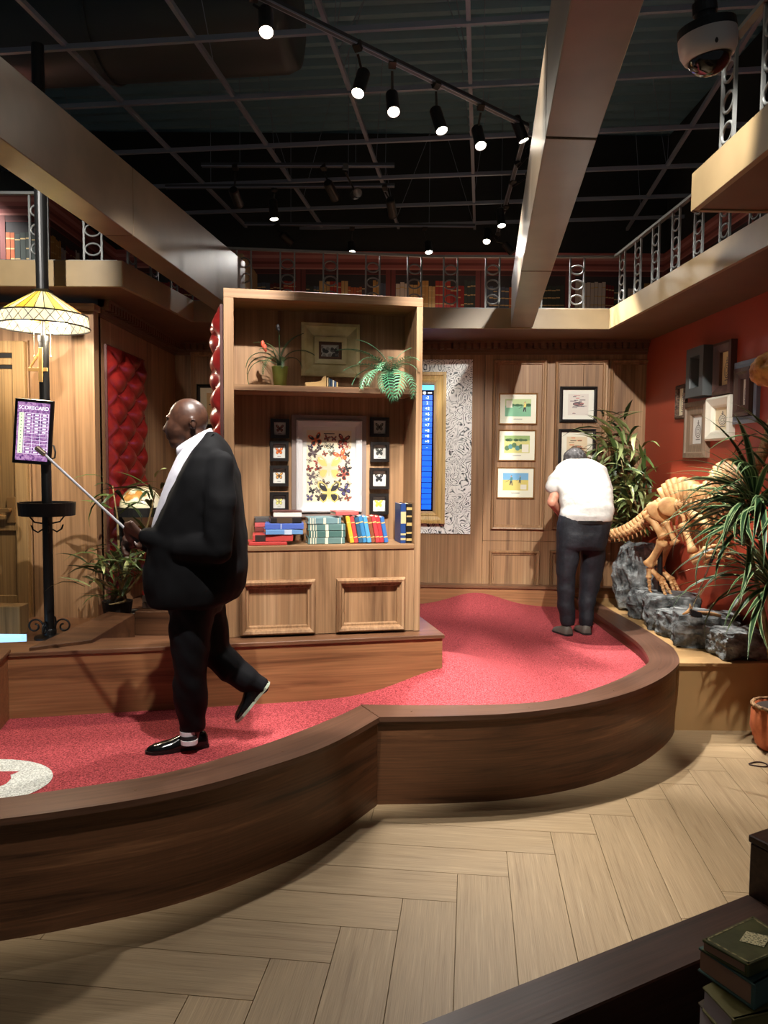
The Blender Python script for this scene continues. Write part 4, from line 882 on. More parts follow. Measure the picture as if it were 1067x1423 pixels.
# bamboo by the red wall corner
t = thing('bamboo_plant', 'tall bushy bamboo plant in the corner behind the dinosaur tail', 'plant', (2.47, 7.58, .483))
q = MB(); q.lathe([(.11, 0), (.15, .26), (.14, .26), (.13, .22)], 20); q.obj('pot', C(60, 46, 38, .7), t)
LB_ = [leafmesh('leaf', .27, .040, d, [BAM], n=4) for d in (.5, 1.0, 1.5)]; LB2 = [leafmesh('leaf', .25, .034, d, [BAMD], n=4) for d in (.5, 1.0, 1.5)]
def bamboo(t, base, stems, per, lset, spread=.3, s=1., floor_z=lambda x, y: .5, ymax=9.):
    for (top, z0u) in stems:
        top = V(top); b0 = V(base)+V((rnd.uniform(-.06, .06), rnd.uniform(-.05, .05), .2))
        pts = [b0.lerp(top, u)+V((.05*math.sin(u*3), .0, 0)) for u in (0, .25, .5, .75, 1)]; q = MB(); q.tube([p_-V(t.location) for p_ in pts], [.012, .011, .009, .007, .004], 7); q.obj('stem', STEM, t, smooth=True)
        for k in range(per):
            u = z0u+(1-z0u)*(k+rnd.random())/per; pos = b0.lerp(top, u)+V((.05*math.sin(u*3), 0, 0)); yaw = rnd.uniform(0, 6.28)
            off = V((math.cos(yaw), math.sin(yaw), 0))*rnd.uniform(0, spread)*(.35+.65*math.sin(math.pi*min(1, u*.9+.05)))
            yaw += rnd.uniform(-.9, .9); pos = pos+off+V((0, 0, rnd.uniform(-.05, .12))); pos.x = min(pos.x, 2.5); pos.y = min(pos.y, ymax-.1); yaw = math.pi-yaw if pos.x+.32*s*math.cos(yaw) > 2.58 else yaw; yaw = -yaw if pos.y+.34*s*math.sin(yaw) > ymax else yaw
            pit = rnd.uniform(-.7, .9); sc_ = rnd.uniform(.7, 1.25)*s; tip = pos+V((math.cos(yaw), math.sin(yaw), 0))*.27*sc_
            for p_ in (pos, tip, pos.lerp(tip, .5)):        # keep the leaf above whatever stands under it
                fl_ = floor_z(p_.x, p_.y)
                if p_.z-fl_ < .30*sc_ and pit < .35: pit = .35+abs(pit)*.5
                if pos.z < fl_+.06: pos = V((pos.x, pos.y, fl_+.06))
            put_leaf(rnd.choice(lset), t, pos, yaw, pit, rnd.uniform(-.6, .6), sc_)
bamboo(t, (2.47, 7.58, .483), [(PY(868, 585, 7.4), .2), (PY(845, 600, 7.45), .25), (PY(885, 610, 7.3), .15), (PY(862, 640, 7.2), .1), (PY(838, 592, 7.45), .5), (PY(878, 680, 7.2), .1)], 50, LB_+LB2, .17, 1.3, lambda x, y: 1.16 if y < 7.48 else .75, 7.72)
# bamboo beside the globe on the left
lb = V((PY(163, 840, 5.6).x, 5.6, .62))
t = thing('bamboo_plant', 'dark drooping bamboo plant beside the globe', 'plant', lb)
q = MB(); q.lathe([(.08, 0), (.11, .2), (.10, .2), (.09, .17)], 18); q.obj('pot', C(36, 28, 24, .7), t)
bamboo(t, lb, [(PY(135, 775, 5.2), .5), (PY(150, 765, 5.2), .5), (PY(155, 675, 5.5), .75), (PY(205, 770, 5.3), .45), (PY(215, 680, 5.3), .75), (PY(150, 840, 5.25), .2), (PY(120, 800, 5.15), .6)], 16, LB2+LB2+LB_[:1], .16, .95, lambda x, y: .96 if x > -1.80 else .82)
# ferns in the bookcase
def frond(name, L, W_, droop, mat, n=26, lift=.6):
    q = MB(); x = z = 0; ang = lift; pts = []
    for i in range(n+1): pts.append((x, 0, z)); x += L/n*math.cos(ang); z += L/n*math.sin(ang); ang -= droop/n
    q.tube(pts, .0022, 4)
    for i in range(2, n):
        u = i/n; ww = W_*math.sin(math.pi*(u*.85+.1))**.8; a = V(pts[i]); d = (V(pts[i+1])-a)
        for s in (-1, 1):
            tip = a+d*1.6+V((0, s*ww/2, -.06*ww)); q.add([a-d*.2, a+d*.2, a+d*.85+V((0, s*ww*.3, -.01*ww)), tip, a+d*.42+V((0, s*ww*.3, -.01*ww))], [(0, 1, 2, 3, 4)])
    me = bpy.data.meshes.new(name); me.from_pydata(q.v, [], q.f); me.materials.append(mat); return me
def clear_of_case(me, mw):
    for v in me.vertices:
        q_ = mw @ v.co-V((BL.x, BL.y, 0)); lx, ly, lz = q_.dot(BD), q_.dot(BN), q_.z
        if ly > DEP-.026: return False
        if ly > -.006 and (lx > BWD-TS*.8-.006 or lx < TS+.016 or lz > bz1-.06 or (sh-.024 < lz < sh+.021)): return False
        if ly > -.006 and lz < sh: return False
    return True
def put_frond(me, par, pos, yaw, pit, s):
    for k in range(60):     # ease each frond forward, up and shorter until it clears shelf, side and back
        y_, p_, s_ = yaw+rnd.uniform(-.02, .02)*k, pit+.018*k*(rnd.random() < .7), s*(1-.007*k)
        o = put_leaf(me, par, pos, y_, p_, rnd.uniform(-.3, .3), s_, 'frond')
        if clear_of_case(me, MX.Translation(par.location) @ o.matrix_basis): return o
        bpy.data.objects.remove(o)
    return put_leaf(me, par, pos, BRZ+R(260), 1.25, 0, s*.5, 'frond')
fp = bcw(bq(543, 520, .09)[0], .085, sh+.018)
t = thing('fern', 'bushy green fern spilling over the bookcase shelf edge', 'plant', fp)
q = MB(); q.lathe([(.04, 0), (.06, .09), (.055, .09), (.05, .07)], 16); q.obj('pot', C(60, 60, 54, .7), t)
FR = [frond('frond', .36, .11, d, FERN, n=17) for d in (1.3, 2.0, 2.7)]
for yaw, pit, k, s in ((186, 42, 0, 1.15), (196, 22, 0, 1.0), (205, 50, 1, .9), (222, 20, 1, .85), (238, 40, 1, .8), (250, 10, 2, .95), (278, 18, 2, 1.0), (304, 15, 2, .9), (322, 45, 1, .85), (340, 25, 1, .75), (355, 50, 1, .6), (215, 0, 2, .85), (262, 60, 1, .7), (150, 50, 1, .6), (30, 55, 1, .5), (190, 62, 0, .95), (182, 15, 1, .95), (345, 60, 0, .7), (352, 30, 1, .65), (200, 5, 1, 1.0)):
    put_frond(FR[k], t, fp+V((0, 0, .09)), BRZ+R(yaw), R(pit)-.35, s)
pp = bcw(bq(389, 530, .15)[0], .15, sh+.018)
t = thing('potted_plant', 'thin-leaved plant with coral flowers in an olive green pot', 'plant', pp)
q = MB(); q.lathe([(.038, 0), (.052, .125), (.054, .13), (.047, .13), (.045, .1)], 24); q.obj('pot', C(128, 136, 62, .45), t, smooth=True)
q = MB(); q.lathe([(.045, .112), (.002, .114)], 16, cap=False); q.obj('soil', C(40, 30, 22, .9), t)
FR2 = [frond('frond', .32, .06, d, FERN2, n=24) for d in (1.3, 2.0, 2.9)]
for yaw, pit, k, s in ((170, 50, 2, .95), (190, 60, 2, 1.), (20, 60, 1, .95), (0, 75, 0, .9), (210, 70, 1, .7), (330, 60, 2, .7), (150, 80, 1, .9), (240, 45, 2, .9), (40, 70, 0, 1.0), (280, 55, 2, .75), (175, 30, 2, 1.05)):
    put_frond(FR2[k], t, pp+V((0, 0, .12)), BRZ+R(yaw), R(pit)-.3, s)
for x, y, cc in ((365, 478, (226, 96, 70)), (368, 483, (220, 90, 66)), (386, 455, (40, 34, 34))):
    c = PY(x, y, fp.y-.12)-pp; q = MB(); q.ell(c, (.012, .012, .022), n=8, k=6); q.ell(c+V((.006, 0, -.014)), (.009, .009, .014), n=8, k=5); q.obj('flower', C(*cc, .5), t, smooth=True)
    q = MB(); q.tube([(0, 0, .1), (c.x*.4, c.y*.4, c.z*.9), c], .003, 5); q.obj('flower_stem', FERN2, t)
# ---- tufted red leather panels
def tufted(label, w_, h_, mw, a=.1, b=.115):
    t = thing('tufted_panel', label, 'panel', group='red tufted panels'); t.matrix_basis = mw
    nx, nz = max(12, int(w_/.012)), int(h_/.014); q = MB()
    for j in range(nz+1):
        for i in range(nx+1):
            u, v_ = w_*i/nx, h_*j/nz; f1 = abs(math.sin(math.pi*(u/a/2+v_/b/2)))*abs(math.sin(math.pi*(u/a/2-v_/b/2)))
            e = min(1, 8*min(i/nx, 1-i/nx), 14*min(j/nz, 1-j/nz)+.2); q.v.append((u-w_/2, -(.006+.06*f1**.55)*e, v_))
    for j in range(nz):
        for i in range(nx): k = j*(nx+1)+i; q.f.append((k, k+1, k+nx+2, k+nx+1)); q.m.append(0)
    q.keep = True; q.obj('padding', LEATHER, t, smooth=True); bt = None
    q = MB(); q.box2((-w_/2-.008, .001, -.008), (w_/2+.008, .02, h_+.008)); q.obj('backing', C(70, 30, 24), t)
    q = MB(); q.ell((0, 0, 0), (.009, .006, .009), n=10, k=6)
    for j in range(int(h_/b)+1):
        for i in range(int(w_/a)+2):
            if (i+j) % 2: continue
            x, z = i*a, j*b
            if x > w_-.02 or x < .02 or z > h_-.03 or z < .03: continue
            if bt is None: bt = q.obj('button', LEATHER, t, smooth=True); o = bt
            else: o = inst(bt, 'button', t)
            o.location = (x-w_/2, -.014, z)
    return t
c0, c1 = SW.loc(146, 560), SW.loc(198, 560)
ztp = SW.loc(170, 490)[1]
tufted('red leather tufted panel on the alcove side wall', c1[0]-c0[0], ztp-.75, MX.Translation(SW.at((c0[0]+c1[0])/2, .75, .022)) @ MX.Rotation(SW.rz, 4, 'Z'), a=.22, b=.125)
tufted('red leather tufted panel on the left flank of the bookcase', .30, bz1-.95, MX.Translation(bcw(-.022, .18, .85)) @ MX.Rotation(BRZ-R(90), 4, 'Z'))
# ---- lamp post with scorecard
lp = PZ(69, 887, .62); lp.z = .62
t = thing('lamp_post', 'black lamp post with stained glass shade, scorecard screen and wooden number four', 'lamp post', lp)
q = MB(); q.lathe([(.033, 0), (.033, 2.02), (.036, 2.02), (.036, 2.06), (.014, 2.06), (.014, 2.3), (.04, 2.36), (.04, 3.95)], 20); q.obj('pole', BLACK, t, smooth=False)
q = MB(); q.lathe([(.10, 0), (.10, .015), (.045, .03), (.045, .06), (.036, .07)], 20); q.obj('base', BLACK, t)
def scroll(q, yaw, z, s, up=1):
    pts = []
    for k in range(26):
        a = k/25*2*math.pi*1.25; r_ = .055*s*(1-k/34); pts.append((.06*s+.035+r_*math.cos(math.pi-a)*1.0+0, 0, z+up*(.075*s+r_*math.sin(math.pi-a))))
    pts = [(.035, 0, z)]+pts; rot = MX.Rotation(yaw, 3, 'Z'); q.tube([rot @ V(p_) for p_ in pts], .0065, 6)
for k in range(4): q = MB(); scroll(q, k*math.pi/2+.1, .01, 1.0); q.obj('base_scroll', BLACK, t, smooth=True)
zr = PY(65, 707, lp.y).z-.62
q = MB(); q.lathe([(.18, -.045), (.185, .045), (.172, .045), (.168, -.035), (.036, -.035), (.036, -.045)], 36); q.obj('drinks_tray', BLACK, t)
for k in range(4): q = MB(); rot = MX.Rotation(k*math.pi/2+.5, 3, 'Z'); q.tube([rot @ V(p_) for p_ in ((.03, 0, zr-.14), (.06, 0, zr-.16), (.09, 0, zr-.14), (.10, 0, zr-.11))], .006, 6); q.tube([rot @ V(p_) for p_ in ((.03, 0, zr-.10), (.08, 0, zr-.09), (.11, 0, zr-.05))], .006, 6); q.obj('coat_hook', BLACK, t)
for o in list(t.children):
    if o.name.startswith('drinks_tray'): o.location = (0, 0, zr)
# shade
z0 = PY(60, 406, lp.y).z-.62
shd = MB(); shd.lathe([(.06, z0), (.07, z0+.01), (.06, z0-.008)], 24); shade = shd.obj('lamp_shade', BLACK, t)
GL = []
for nm, cc in (('amber', (232, 180, 60)), ('cream', (236, 222, 170)), ('honey', (224, 150, 80)), ('butter', (240, 208, 96)), ('sage', (196, 196, 150))):
    g, nt, p = new_mat('glass_'+nm); p.inputs['Base Color'].default_value = s2l(cc)+(1,); p.inputs['Roughness'].default_value = .35
    tr = N(nt, 'ShaderNodeBsdfTranslucent'); tr.inputs[0].default_value = tuple(x*.13 for x in s2l(cc))+(1,); mx = N(nt, 'ShaderNodeMixShader'); mx.inputs[0].default_value = .6
    nt.links.new(p.outputs[0], mx.inputs[1]); nt.links.new(tr.outputs[0], mx.inputs[2]); nt.links.new(mx.outputs[0], nt.nodes['Material Output'].inputs[0]); GL.append(g)
GB = []
for nm, cc in (('pearl', (150, 146, 128)), ('milk', (128, 130, 124))):
    g, nt, p = new_mat('glass_'+nm); p.inputs['Base Color'].default_value = s2l(cc)+(1,); p.inputs['Roughness'].default_value = .3; tr = N(nt, 'ShaderNodeBsdfTranslucent'); tr.inputs[0].default_value = tuple(x*.35 for x in s2l(cc))+(1,); mx = N(nt, 'ShaderNodeMixShader'); mx.inputs[0].default_value = .6; nt.links.new(p.outputs[0], mx.inputs[1]); nt.links.new(tr.outputs[0], mx.inputs[2]); nt.links.new(mx.outputs[0], nt.nodes['Material Output'].inputs[0]); GB.append(g)
NP = 28; r0_, r1_, r2_ = .058, .285, .298; za, zb, zd = z0-.005, z0-.155, z0-.235
for k in range(NP):
    a, b = 2*math.pi*k/NP+.012, 2*math.pi*(k+1)/NP-.012; q = MB()
    P4 = [(r0_*math.cos(a), r0_*math.sin(a), za), (r0_*math.cos(b), r0_*math.sin(b), za), (r1_*math.cos(b), r1_*math.sin(b), zb), (r1_*math.cos(a), r1_*math.sin(a), zb)]
    q.quad(*P4); q.obj('glass_panel', GL[(k*3+k//4) % 5], shade)
q = MB()
for k in range(NP): a = 2*math.pi*k/NP; q.tube([(r0_*math.cos(a), r0_*math.sin(a), za), (r1_*math.cos(a), r1_*math.sin(a), zb)], .0025, 4)
for r_, z in ((r1_, zb), (r2_, zd)): q.tube([(r_*math.cos(2*math.pi*k/48), r_*math.sin(2*math.pi*k/48), z) for k in range(48)], .005, 6, closed=True)
for k in range(NP):
    for s in (1, -1): a, b = 2*math.pi*k/NP, 2*math.pi*(k+s)/NP; q.tube([(r1_*math.cos(a), r1_*math.sin(a), zb), (r2_*math.cos(b), r2_*math.sin(b), zd)], .0022, 4)
q.obj('lead_lines', BLACK, shade)
for k in range(NP):
    q = MB(); a, b = 2*math.pi*k/NP, 2*math.pi*(k+1)/NP; q.quad((r1_*math.cos(a), r1_*math.sin(a), zb), (r1_*math.cos(b), r1_*math.sin(b), zb), (r2_*math.cos(b), r2_*math.sin(b), zd), (r2_*math.cos(a), r2_*math.sin(a), zd)); q.obj('band_pane', GB[k % 2], shade)
BULB = C(255, 226, 170, .4, 0, 25.)
for sx in (-1, 1):
    q = MB(); q.cyl((sx*.02, 0, z0-.19), (sx*.08, -.0, z0-.195), .014); q.obj('bulb_socket', C(200, 160, 80, .3, .7), t)
    q = MB(); q.ell((sx*.125, 0, z0-.2), (.042, .03, .03)); q.obj('bulb', BULB, t, smooth=True)
    q = MB(); q.cyl((sx*.055, -.02, z0-.19), (sx*.055, -.02, z0-.42), .0015, 5); q.lathe([(.002, -.435), (.007, -.43), (.002, -.415)], 8, (sx*.055, -.02, z0)); q.obj('pull_chain', C(200, 190, 170, .3, .5), t)
    ld = bpy.data.lights.new('bulb_lamp', 'POINT'); ld.energy = 28; ld.color = (1, .86, .66); ld.shadow_soft_size = .035
    lo_ = bpy.data.objects.new('bulb_lamp', ld); COL.objects.link(lo_); lo_.parent = t; lo_.location = (sx*.13, -.045, z0-.25)
# number four in wooden slats
def lpx(x, y, Y): return PY(x, y, Y)-lp
Y4 = lp.y-.045; W4 = C(198, 158, 96, .5)
def slat(x0, y0, x1, y1, wd, dy):
    a, b = lpx(x0, y0, Y4+dy), lpx(x1, y1, Y4+dy); d = b-a; q = MB(); q.box(((0, 0, 0)), (d.length, .01, wd)); q.obj('number_slat', W4, t, loc=(a+b)/2, rot=(0, -math.atan2(d.z, d.x), 0), bevel=.001)
slat(56.5, 483, 56.5, 531, .026, 0); slat(39, 513.5, 66, 513.5, .024, .011); slat(57, 487, 41, 512, .013, .012)
# scorecard screen
cs = lpx(46.5, 600, lp.y-.09); tl = R(4.2)
scr = MB(); scr.box((0, 0, 0), (.245, .03, .43)); so = scr.obj('scorecard_screen', C(16, 16, 18, .3), t, loc=cs, rot=(0, tl, R(6)), bevel=.004)
scm, nt, p = new_mat('scorecard_picture'); tc = N(nt, 'ShaderNodeTexCoord'); nn = N(nt, 'ShaderNodeTexNoise', _Scale=26., _Detail=5., _Distortion=2.5); nt.links.new(tc.outputs['Object'], nn.inputs['Vector'])
rr_ = ramp(nt, [(.32, s2l((60, 34, 96))), (.46, s2l((150, 96, 160))), (.6, s2l((206, 160, 206))), (.75, s2l((120, 60, 90)))]); nt.links.new(nn.outputs['Fac'], rr_.inputs[0]); nt.links.new(rr_.outputs[0], p.inputs['Emission Color']); p.inputs['Emission Strength'].default_value = .75; p.inputs['Base Color'].default_value = (.02, .02, .02, 1); p.inputs['Roughness'].default_value = .2
q = MB(); q.box((0, -.016, 0), (.205, .002, .385)); q.obj('screen_picture', scm, so)
SWH = C(238, 236, 245, .4, 0, 1.0)
text('SCORECARD', .034, SWH, so, (0, -.0178, .155), name='lettering', sx=.98)
q = MB(); q.box((-.075, -.0178, -.012), (.03, .001, .27)); q.obj('player_column', C(214, 238, 196, .4, 0, .9), so)
q = MB()
for r_ in range(13): q.box((.022, -.0176, .122-.0225*r_), (.15, .0006, .0016))
for cc in range(4): q.box((-.053+.05*cc, -.0176, -.012), (.0016, .0006, .27))
q.obj('score_grid', SWH, so)
q = MB()
for r_ in range(12):
    if 5 < r_ < 10: continue
    for cc in range(3): q.box((-.028+.05*cc, -.0176, .111-.0225*r_), (.02, .0006, .008))
q.obj('score_marks', SWH, so)
q = MB()
for r_ in range(12): q.box((-.075, -.0186, .111-.0225*r_), (.006, .0004, .006))
q.obj('player_marks', C(40, 60, 50), so)
q = MB(); a = lpx(76, 628, lp.y); q.tube([(.03, 0, a.z-.05), (.06, 0, a.z-.04), (.065, 0, a.z), (.055, 0, a.z+.04), (.03, 0, a.z+.05)], .006, 6); q.obj('cable_loop', BLACK, t)
# ---- globe on a black stand, curbs and books in the alcove
gp = PY(196, 706, 6.06); gm, nt, p = new_mat('globe_map'); tc = N(nt, 'ShaderNodeTexCoord'); nn = N(nt, 'ShaderNodeTexNoise', _Scale=5., _Detail=6.); nt.links.new(tc.outputs['Object'], nn.inputs['Vector'])
rr_ = ramp(nt, [(.57, s2l((226, 220, 190))), (.60, s2l((170, 120, 60))), (.70, s2l((206, 160, 84)))]); nt.links.new(nn.outputs['Fac'], rr_.inputs[0]); nt.links.new(rr_.outputs[0], p.inputs['Base Color']); p.inputs['Roughness'].default_value = .25
t = thing('floor_globe', 'cream and brown globe on a black stand in the alcove', 'globe', (gp.x, gp.y, .62)); gz = gp.z-.62
q = MB(); q.ell((0, 0, gz), (.162, .162, .162), n=32, k=20); q.obj('globe_ball', gm, t, smooth=True)
q = MB(); q.lathe([(.16, gz-.06), (.205, gz-.06), (.205, gz+.01), (.16, gz+.01), (.16, gz-.06)], 36, cap=False); q.obj('horizon_ring', BLACK, t)
q = MB(); q.tube([(.168*math.cos(2*math.pi*k/40), 0, gz+.168*math.sin(2*math.pi*k/40)) for k in range(40)], .007, 6, closed=True); q.obj('meridian_ring', C(120, 110, 84, .4, .5), t)
q = MB(); sx_ = PY(169, 760, 6.06).x-gp.x
for x in (sx_, -sx_): q.lathe([(.034, .02), (.03, .05), (.022, .08), (.026, .2), (.022, .35), (.028, .36), (.022, .38), (.024, gz-.06)], 12, (x, 0, 0))
q.obj('stand_leg', BLACK, t); q = MB(); q.box((0, 0, .035), (.42, .06, .03)); q.box((0, 0, .035), (.06, .36, .03)); q.obj('stand_base', BLACK, t, bevel=.004)
m = MB(); a, b, c_, d_ = PZ(40, 900, .78), PZ(128, 889, .78), PZ(187, 853, .80), PZ(150, 850, .80)
m.hexa([V((p_.x, p_.y, .62)) for p_ in (a, b, c_, d_)] + [a, b, c_, d_]); tag(m.obj('alcove_curb', W_DARK, None, bevel=.003), 'dark curb board running back beside the lamp post', 'curb')
a, b = PY(187, 850, 5.35), PY(262, 890, 5.35); m = MB(); m.box2((a.x, 5.35, .62), (b.x, 5.70, a.z)); tag(m.obj('alcove_box', W_DARK, None, bevel=.004), 'dark wooden box under the alcove books', 'box')
zb_ = a.z+.001
for nm, cc, th, yw in (('brown open-edged book lying lowest on the alcove box', (70, 50, 38), .045, 3), ('grey covered book lying in the middle on the alcove box', (120, 104, 88), .05, -4), ('bright red book lying on top on the alcove box', (196, 50, 40), .03, 5)):
    mw = MX.Translation((a.x+.02, 5.46, zb_)) @ MX.Rotation(R(yw), 4, 'Z') @ MX.Translation((0, 0, th/2)) @ MX.Rotation(R(90), 4, 'Y'); book(nm, th, .27, .2, C(*cc, .5), None, mw=mw, group='books on the alcove box', page=C(206, 186, 150)); zb_ += th+.001
# ================================================================ rocks
def rock(label, c, d, seed, rot=0, amp=.16, rnd_=.30):
    bm = bmesh.new(); bmesh.ops.create_cube(bm, size=1); bmesh.ops.subdivide_edges(bm, edges=bm.edges, cuts=17, use_grid_fill=True)
    for v in bm.verts:
        p_ = V(v.co); q_ = p_.normalized()*.62; p_ = p_.lerp(q_, rnd_); o_ = V((seed*7.3, seed*3.1, seed))
        f1 = NZ.fractal(p_*2.2+o_, 1.0, 2.0, 5); f2 = NZ.noise(V((p_.x*1.2, p_.y*1.2, p_.z*6))+o_)
        f3 = NZ.ridged_multi_fractal(p_*3+o_, .8, 2.1, 5, 1.0, 2.0)-1; p_ = p_*(1+amp*f1+.08*f2+.06*f3); p_.z = max(-.5, min(p_.z, .5+.06*NZ.noise(p_*5+o_)))
        v.co = V((p_.x*d[0], p_.y*d[1], p_.z*d[2]+d[2]*.5))
    me = bpy.data.meshes.new('rock'); bm.to_mesh(me); bm.free(); me.materials.append(ROCK)
    o = bpy.data.objects.new('rock', me); COL.objects.link(o); rm = MX.Rotation(rot, 3, 'Z'); W_ = [rm @ v.co for v in me.vertices]; c = V(c)
    lo_, hi_ = min(p_.x for p_ in W_), max(p_.x for p_ in W_); left = max([p_.x for p_ in ro if abs(p_.y-c.y) < d[1]*.75+.05]+[2.0])+.012; right = 2.655+(7.95-c.y)*.034-.012
    k_ = min(1, (right-left)/(hi_-lo_)); c.x = max(c.x, left-lo_*k_); c.x = min(c.x, right-hi_*k_)      # stand between the curb and the red wall
    o.location = c; o.rotation_euler = (0, 0, rot); o.scale = (k_, k_, 1)
    tag(o, label, 'rock', 'rocks on the tan platform'); return o
G = .485
rock('tall dark layered boulder behind the bending man', (2.30, 7.19, G), (.44, .38, .62), 1, .2, amp=.26, rnd_=.75)
rock('small rounded boulder below the tall layered one', (2.25, 6.79, G), (.22, .22, .26), 2, .5, rnd_=.8)
rock('low dark stone squeezed behind the small rounded boulder', (2.53, 6.84, G), (.20, .24, .22), 3)
ROCK3 = rock('dark slab stone under the dinosaur foot', (2.42, 6.43, G), (.44, .40, .28), 4, -.2, amp=.1)
rock('dark block beside the curb under the dinosaur', (2.30, 6.10, G), (.24, .22, .20), 9, .3, amp=.1)
ROCK5 = rock('grey flat topped rock with the golf club standing on it', (2.42, 5.79, G), (.46, .36, .25), 5, -.3, amp=.09)
rock('black craggy rock by the palm leaves', (2.54, 5.44, G), (.34, .28, .20), 6, .1)
# ================================================================ dinosaur skeleton
dn = thing('dinosaur_skeleton', 'tan dinosaur skeleton walking along the red wall', 'skeleton', D(915, 822))
do = V(dn.location)
def bone(name, pts, r, n=9):
    q = MB(); q.tube([V(p_)-do for p_ in pts], r, n); return q.obj(name, BONE, dn, smooth=True)
def long_bone(name, a, b, r, kn=1.7):
    pts = [a.lerp(b, u) for u in (0, .05, .13, .3, .5, .7, .87, .95, 1)]; return bone(name, pts, [r*.7, r*kn, r*1.35, r*1.02, r*.95, r*1.0, r*1.3, r*kn, r*.7])
vq = MB(); vq.lathe([(.6, -.5), (1., -.42), (.72, -.2), (.66, 0), (.72, .2), (1., .42), (.6, .5)], 10); v0 = None
for i, p_ in enumerate(SPP[:-1]):
    a, b = D(p_.x, p_.y), D(SPP[i+1].x, SPP[i+1].y); d = b-a; u = i/55; r_ = .022+.034*math.sin(math.pi*min(1, u*1.35+.02))**.8
    if u > .6: r_ *= .9
    if v0 is None: v0 = vq.obj('vertebra', BONE, dn, smooth=True); o = v0
    else: o = inst(v0, 'vertebra', dn)
    o.matrix_basis = MX.Translation((a+b)/2-do) @ d.to_track_quat('Z', 'Y').to_matrix().to_4x4() @ MX.Diagonal((r_, r_, d.length*.98, 1))
    # neural spines: low on the tail, a tall sail over the hips, lower again at the shoulders
    h = .03+.05*u if u < .26 else (.05+.12*math.exp(-((p_.x-943)/24)**2)+.15*math.exp(-((p_.x-1008)/22)**2))
    if p_.x > 1040: h = .06
    nrm = V((0, 0, 1)) - d.normalized()*d.normalized().z; nrm.normalize(); lean = -d.normalized()*.25
    bone('neural_spine', [(a+b)/2, (a+b)/2+(nrm+lean)*h*.6, (a+b)/2+(nrm+lean)*(h+r_)], [d.length*.62, d.length*.55, d.length*.60], 6)
    if u < .27: bone('chevron', [(a+b)/2, (a+b)/2-(nrm-lean*.8)*(.05+.22*u)], [.012, .006], 6)
# hips and hind legs
q = MB(); q.ell(D(917, 712, -.06)-do, (.13, .035, .075), rot=(0, .5, 0)); q.ell(D(930, 704, -.06)-do, (.10, .03, .08), rot=(0, .2, 0)); q.ell(D(903, 716, -.06)-do, (.07, .03, .05)); q.obj('pelvis', BONE, dn, smooth=True)
for s, dx, dy_ in ((-.08, 0, 0), (.20, 14, 2)):
    long_bone('thigh_bone', D(901+dx, 716+dy_, s), D(923+dx*.6, 748, s), .033)
    long_bone('shin_bone', D(921+dx*.6, 752, s), D(900+dx, 786, s), .030); long_bone('shin_bone', D(925+dx*.6, 752, s+.03), D(905+dx, 786, s+.03), .016)
    for k, (fx, fy) in enumerate(((903, 824), (924, 829), (933, 830))):
        long_bone('foot_bone', D(902+dx, 789, s+.02*k), D((902+fx)/2+dx+(4 if k else -1), 803+2*k, s+.02*k), .02, 1.4)
        a, b = D((902+fx)/2+dx+(4 if k else -1), 803+2*k, s+.02*k), D(fx+dx, fy-3, s-.02+.03*k)
        for j in range(3): long_bone('toe_bone', a.lerp(b, j/3), a.lerp(b, (j+.95)/3), .015-.002*j, 1.35)
        bone('claw', [b, b+V((.01, -.03, -.02)), b+V((.015, -.05, -.045))], [.011, .008, .001], 7)
long_bone('pubis_bone', D(924, 725, -.05), D(940, 756, -.05), .022, 2.0); long_bone('ischium_bone', D(912, 722, 0), D(918, 762, .02), .016)
# ribs
for k in range(9):
    x = 940+k*8.5; a = D(x, 703-k*1.2); L_ = .20+.15*math.sin(math.pi*(k+1)/10)
    for s in (-1, 1): bone('rib', [a+V((0, s*.02, -.02)), a+V((.02, s*.10, -.02-L_*.25)), a+V((.03, s*.13, -.02-L_*.6)), a+V((.05, s*.08, -.02-L_))], [.016, .017, .014, .008], 7)
# fore limbs
for s, dx in ((-.13, 0), (.15, 16)):
    bone('shoulder_blade', [D(958+dx, 712, s), D(975+dx, 722, s), D(990+dx, 742, s)], [.03, .035, .03], 8); long_bone('upper_arm_bone', D(949+dx, 728, s), D(963+dx, 768, s), .026)
    long_bone('fore_arm_bone', D(962+dx, 776, s), D(982+dx, 764, s), .02); long_bone('fore_arm_bone', D(964+dx, 782, s), D(984+dx, 770, s), .014)
    for k in range(3):
        a, b = D(984+dx, 762+5*k, s), D(1000+dx, 757+9*k, s-.02)
        long_bone('finger_bone', a, a.lerp(b, .5), .013); long_bone('finger_bone', a.lerp(b, .52), b, .011); bone('claw', [b, b+V((.03, 0, -.01)), b+V((.04, 0, -.04))], [.01, .007, .001], 6)
# skull, snout pointing back along the wall
sk = MB(); SK = PY(1084, 511, 4.98); SKd = (PY(1050, 517, 5.08)-SK).normalized(); sd = V((0, 0, 1)).cross(SKd)
prof = [(-.22, .05, .06), (-.14, .10, .12), (-.02, .11, .14), (.06, .10, .13), (.13, .085, .105), (.175, .05, .06), (.19, .01, .015)]
sk.rings([[SK-do+SKd*u + sd*(a_*math.cos(t_)) + V((0, 0, 1))*(b_*math.sin(t_)*(1 if math.sin(t_) > 0 else .9)) for t_ in [2*math.pi*j/16 for j in range(16)]] for u, a_, b_ in prof])
HOLES = [(SK-do+SKd*u+sd*(s*r_)+V((0, 0, zz_)), dep) for u, s, r_, zz_, dep in ((.09, 1, .085, .05, .03), (.09, -1, .085, .05, .03), (-.05, 1, .10, .05, .045), (-.05, -1, .10, .05, .045), (.13, 1, .07, -.02, .015), (.13, -1, .07, -.02, .015))]
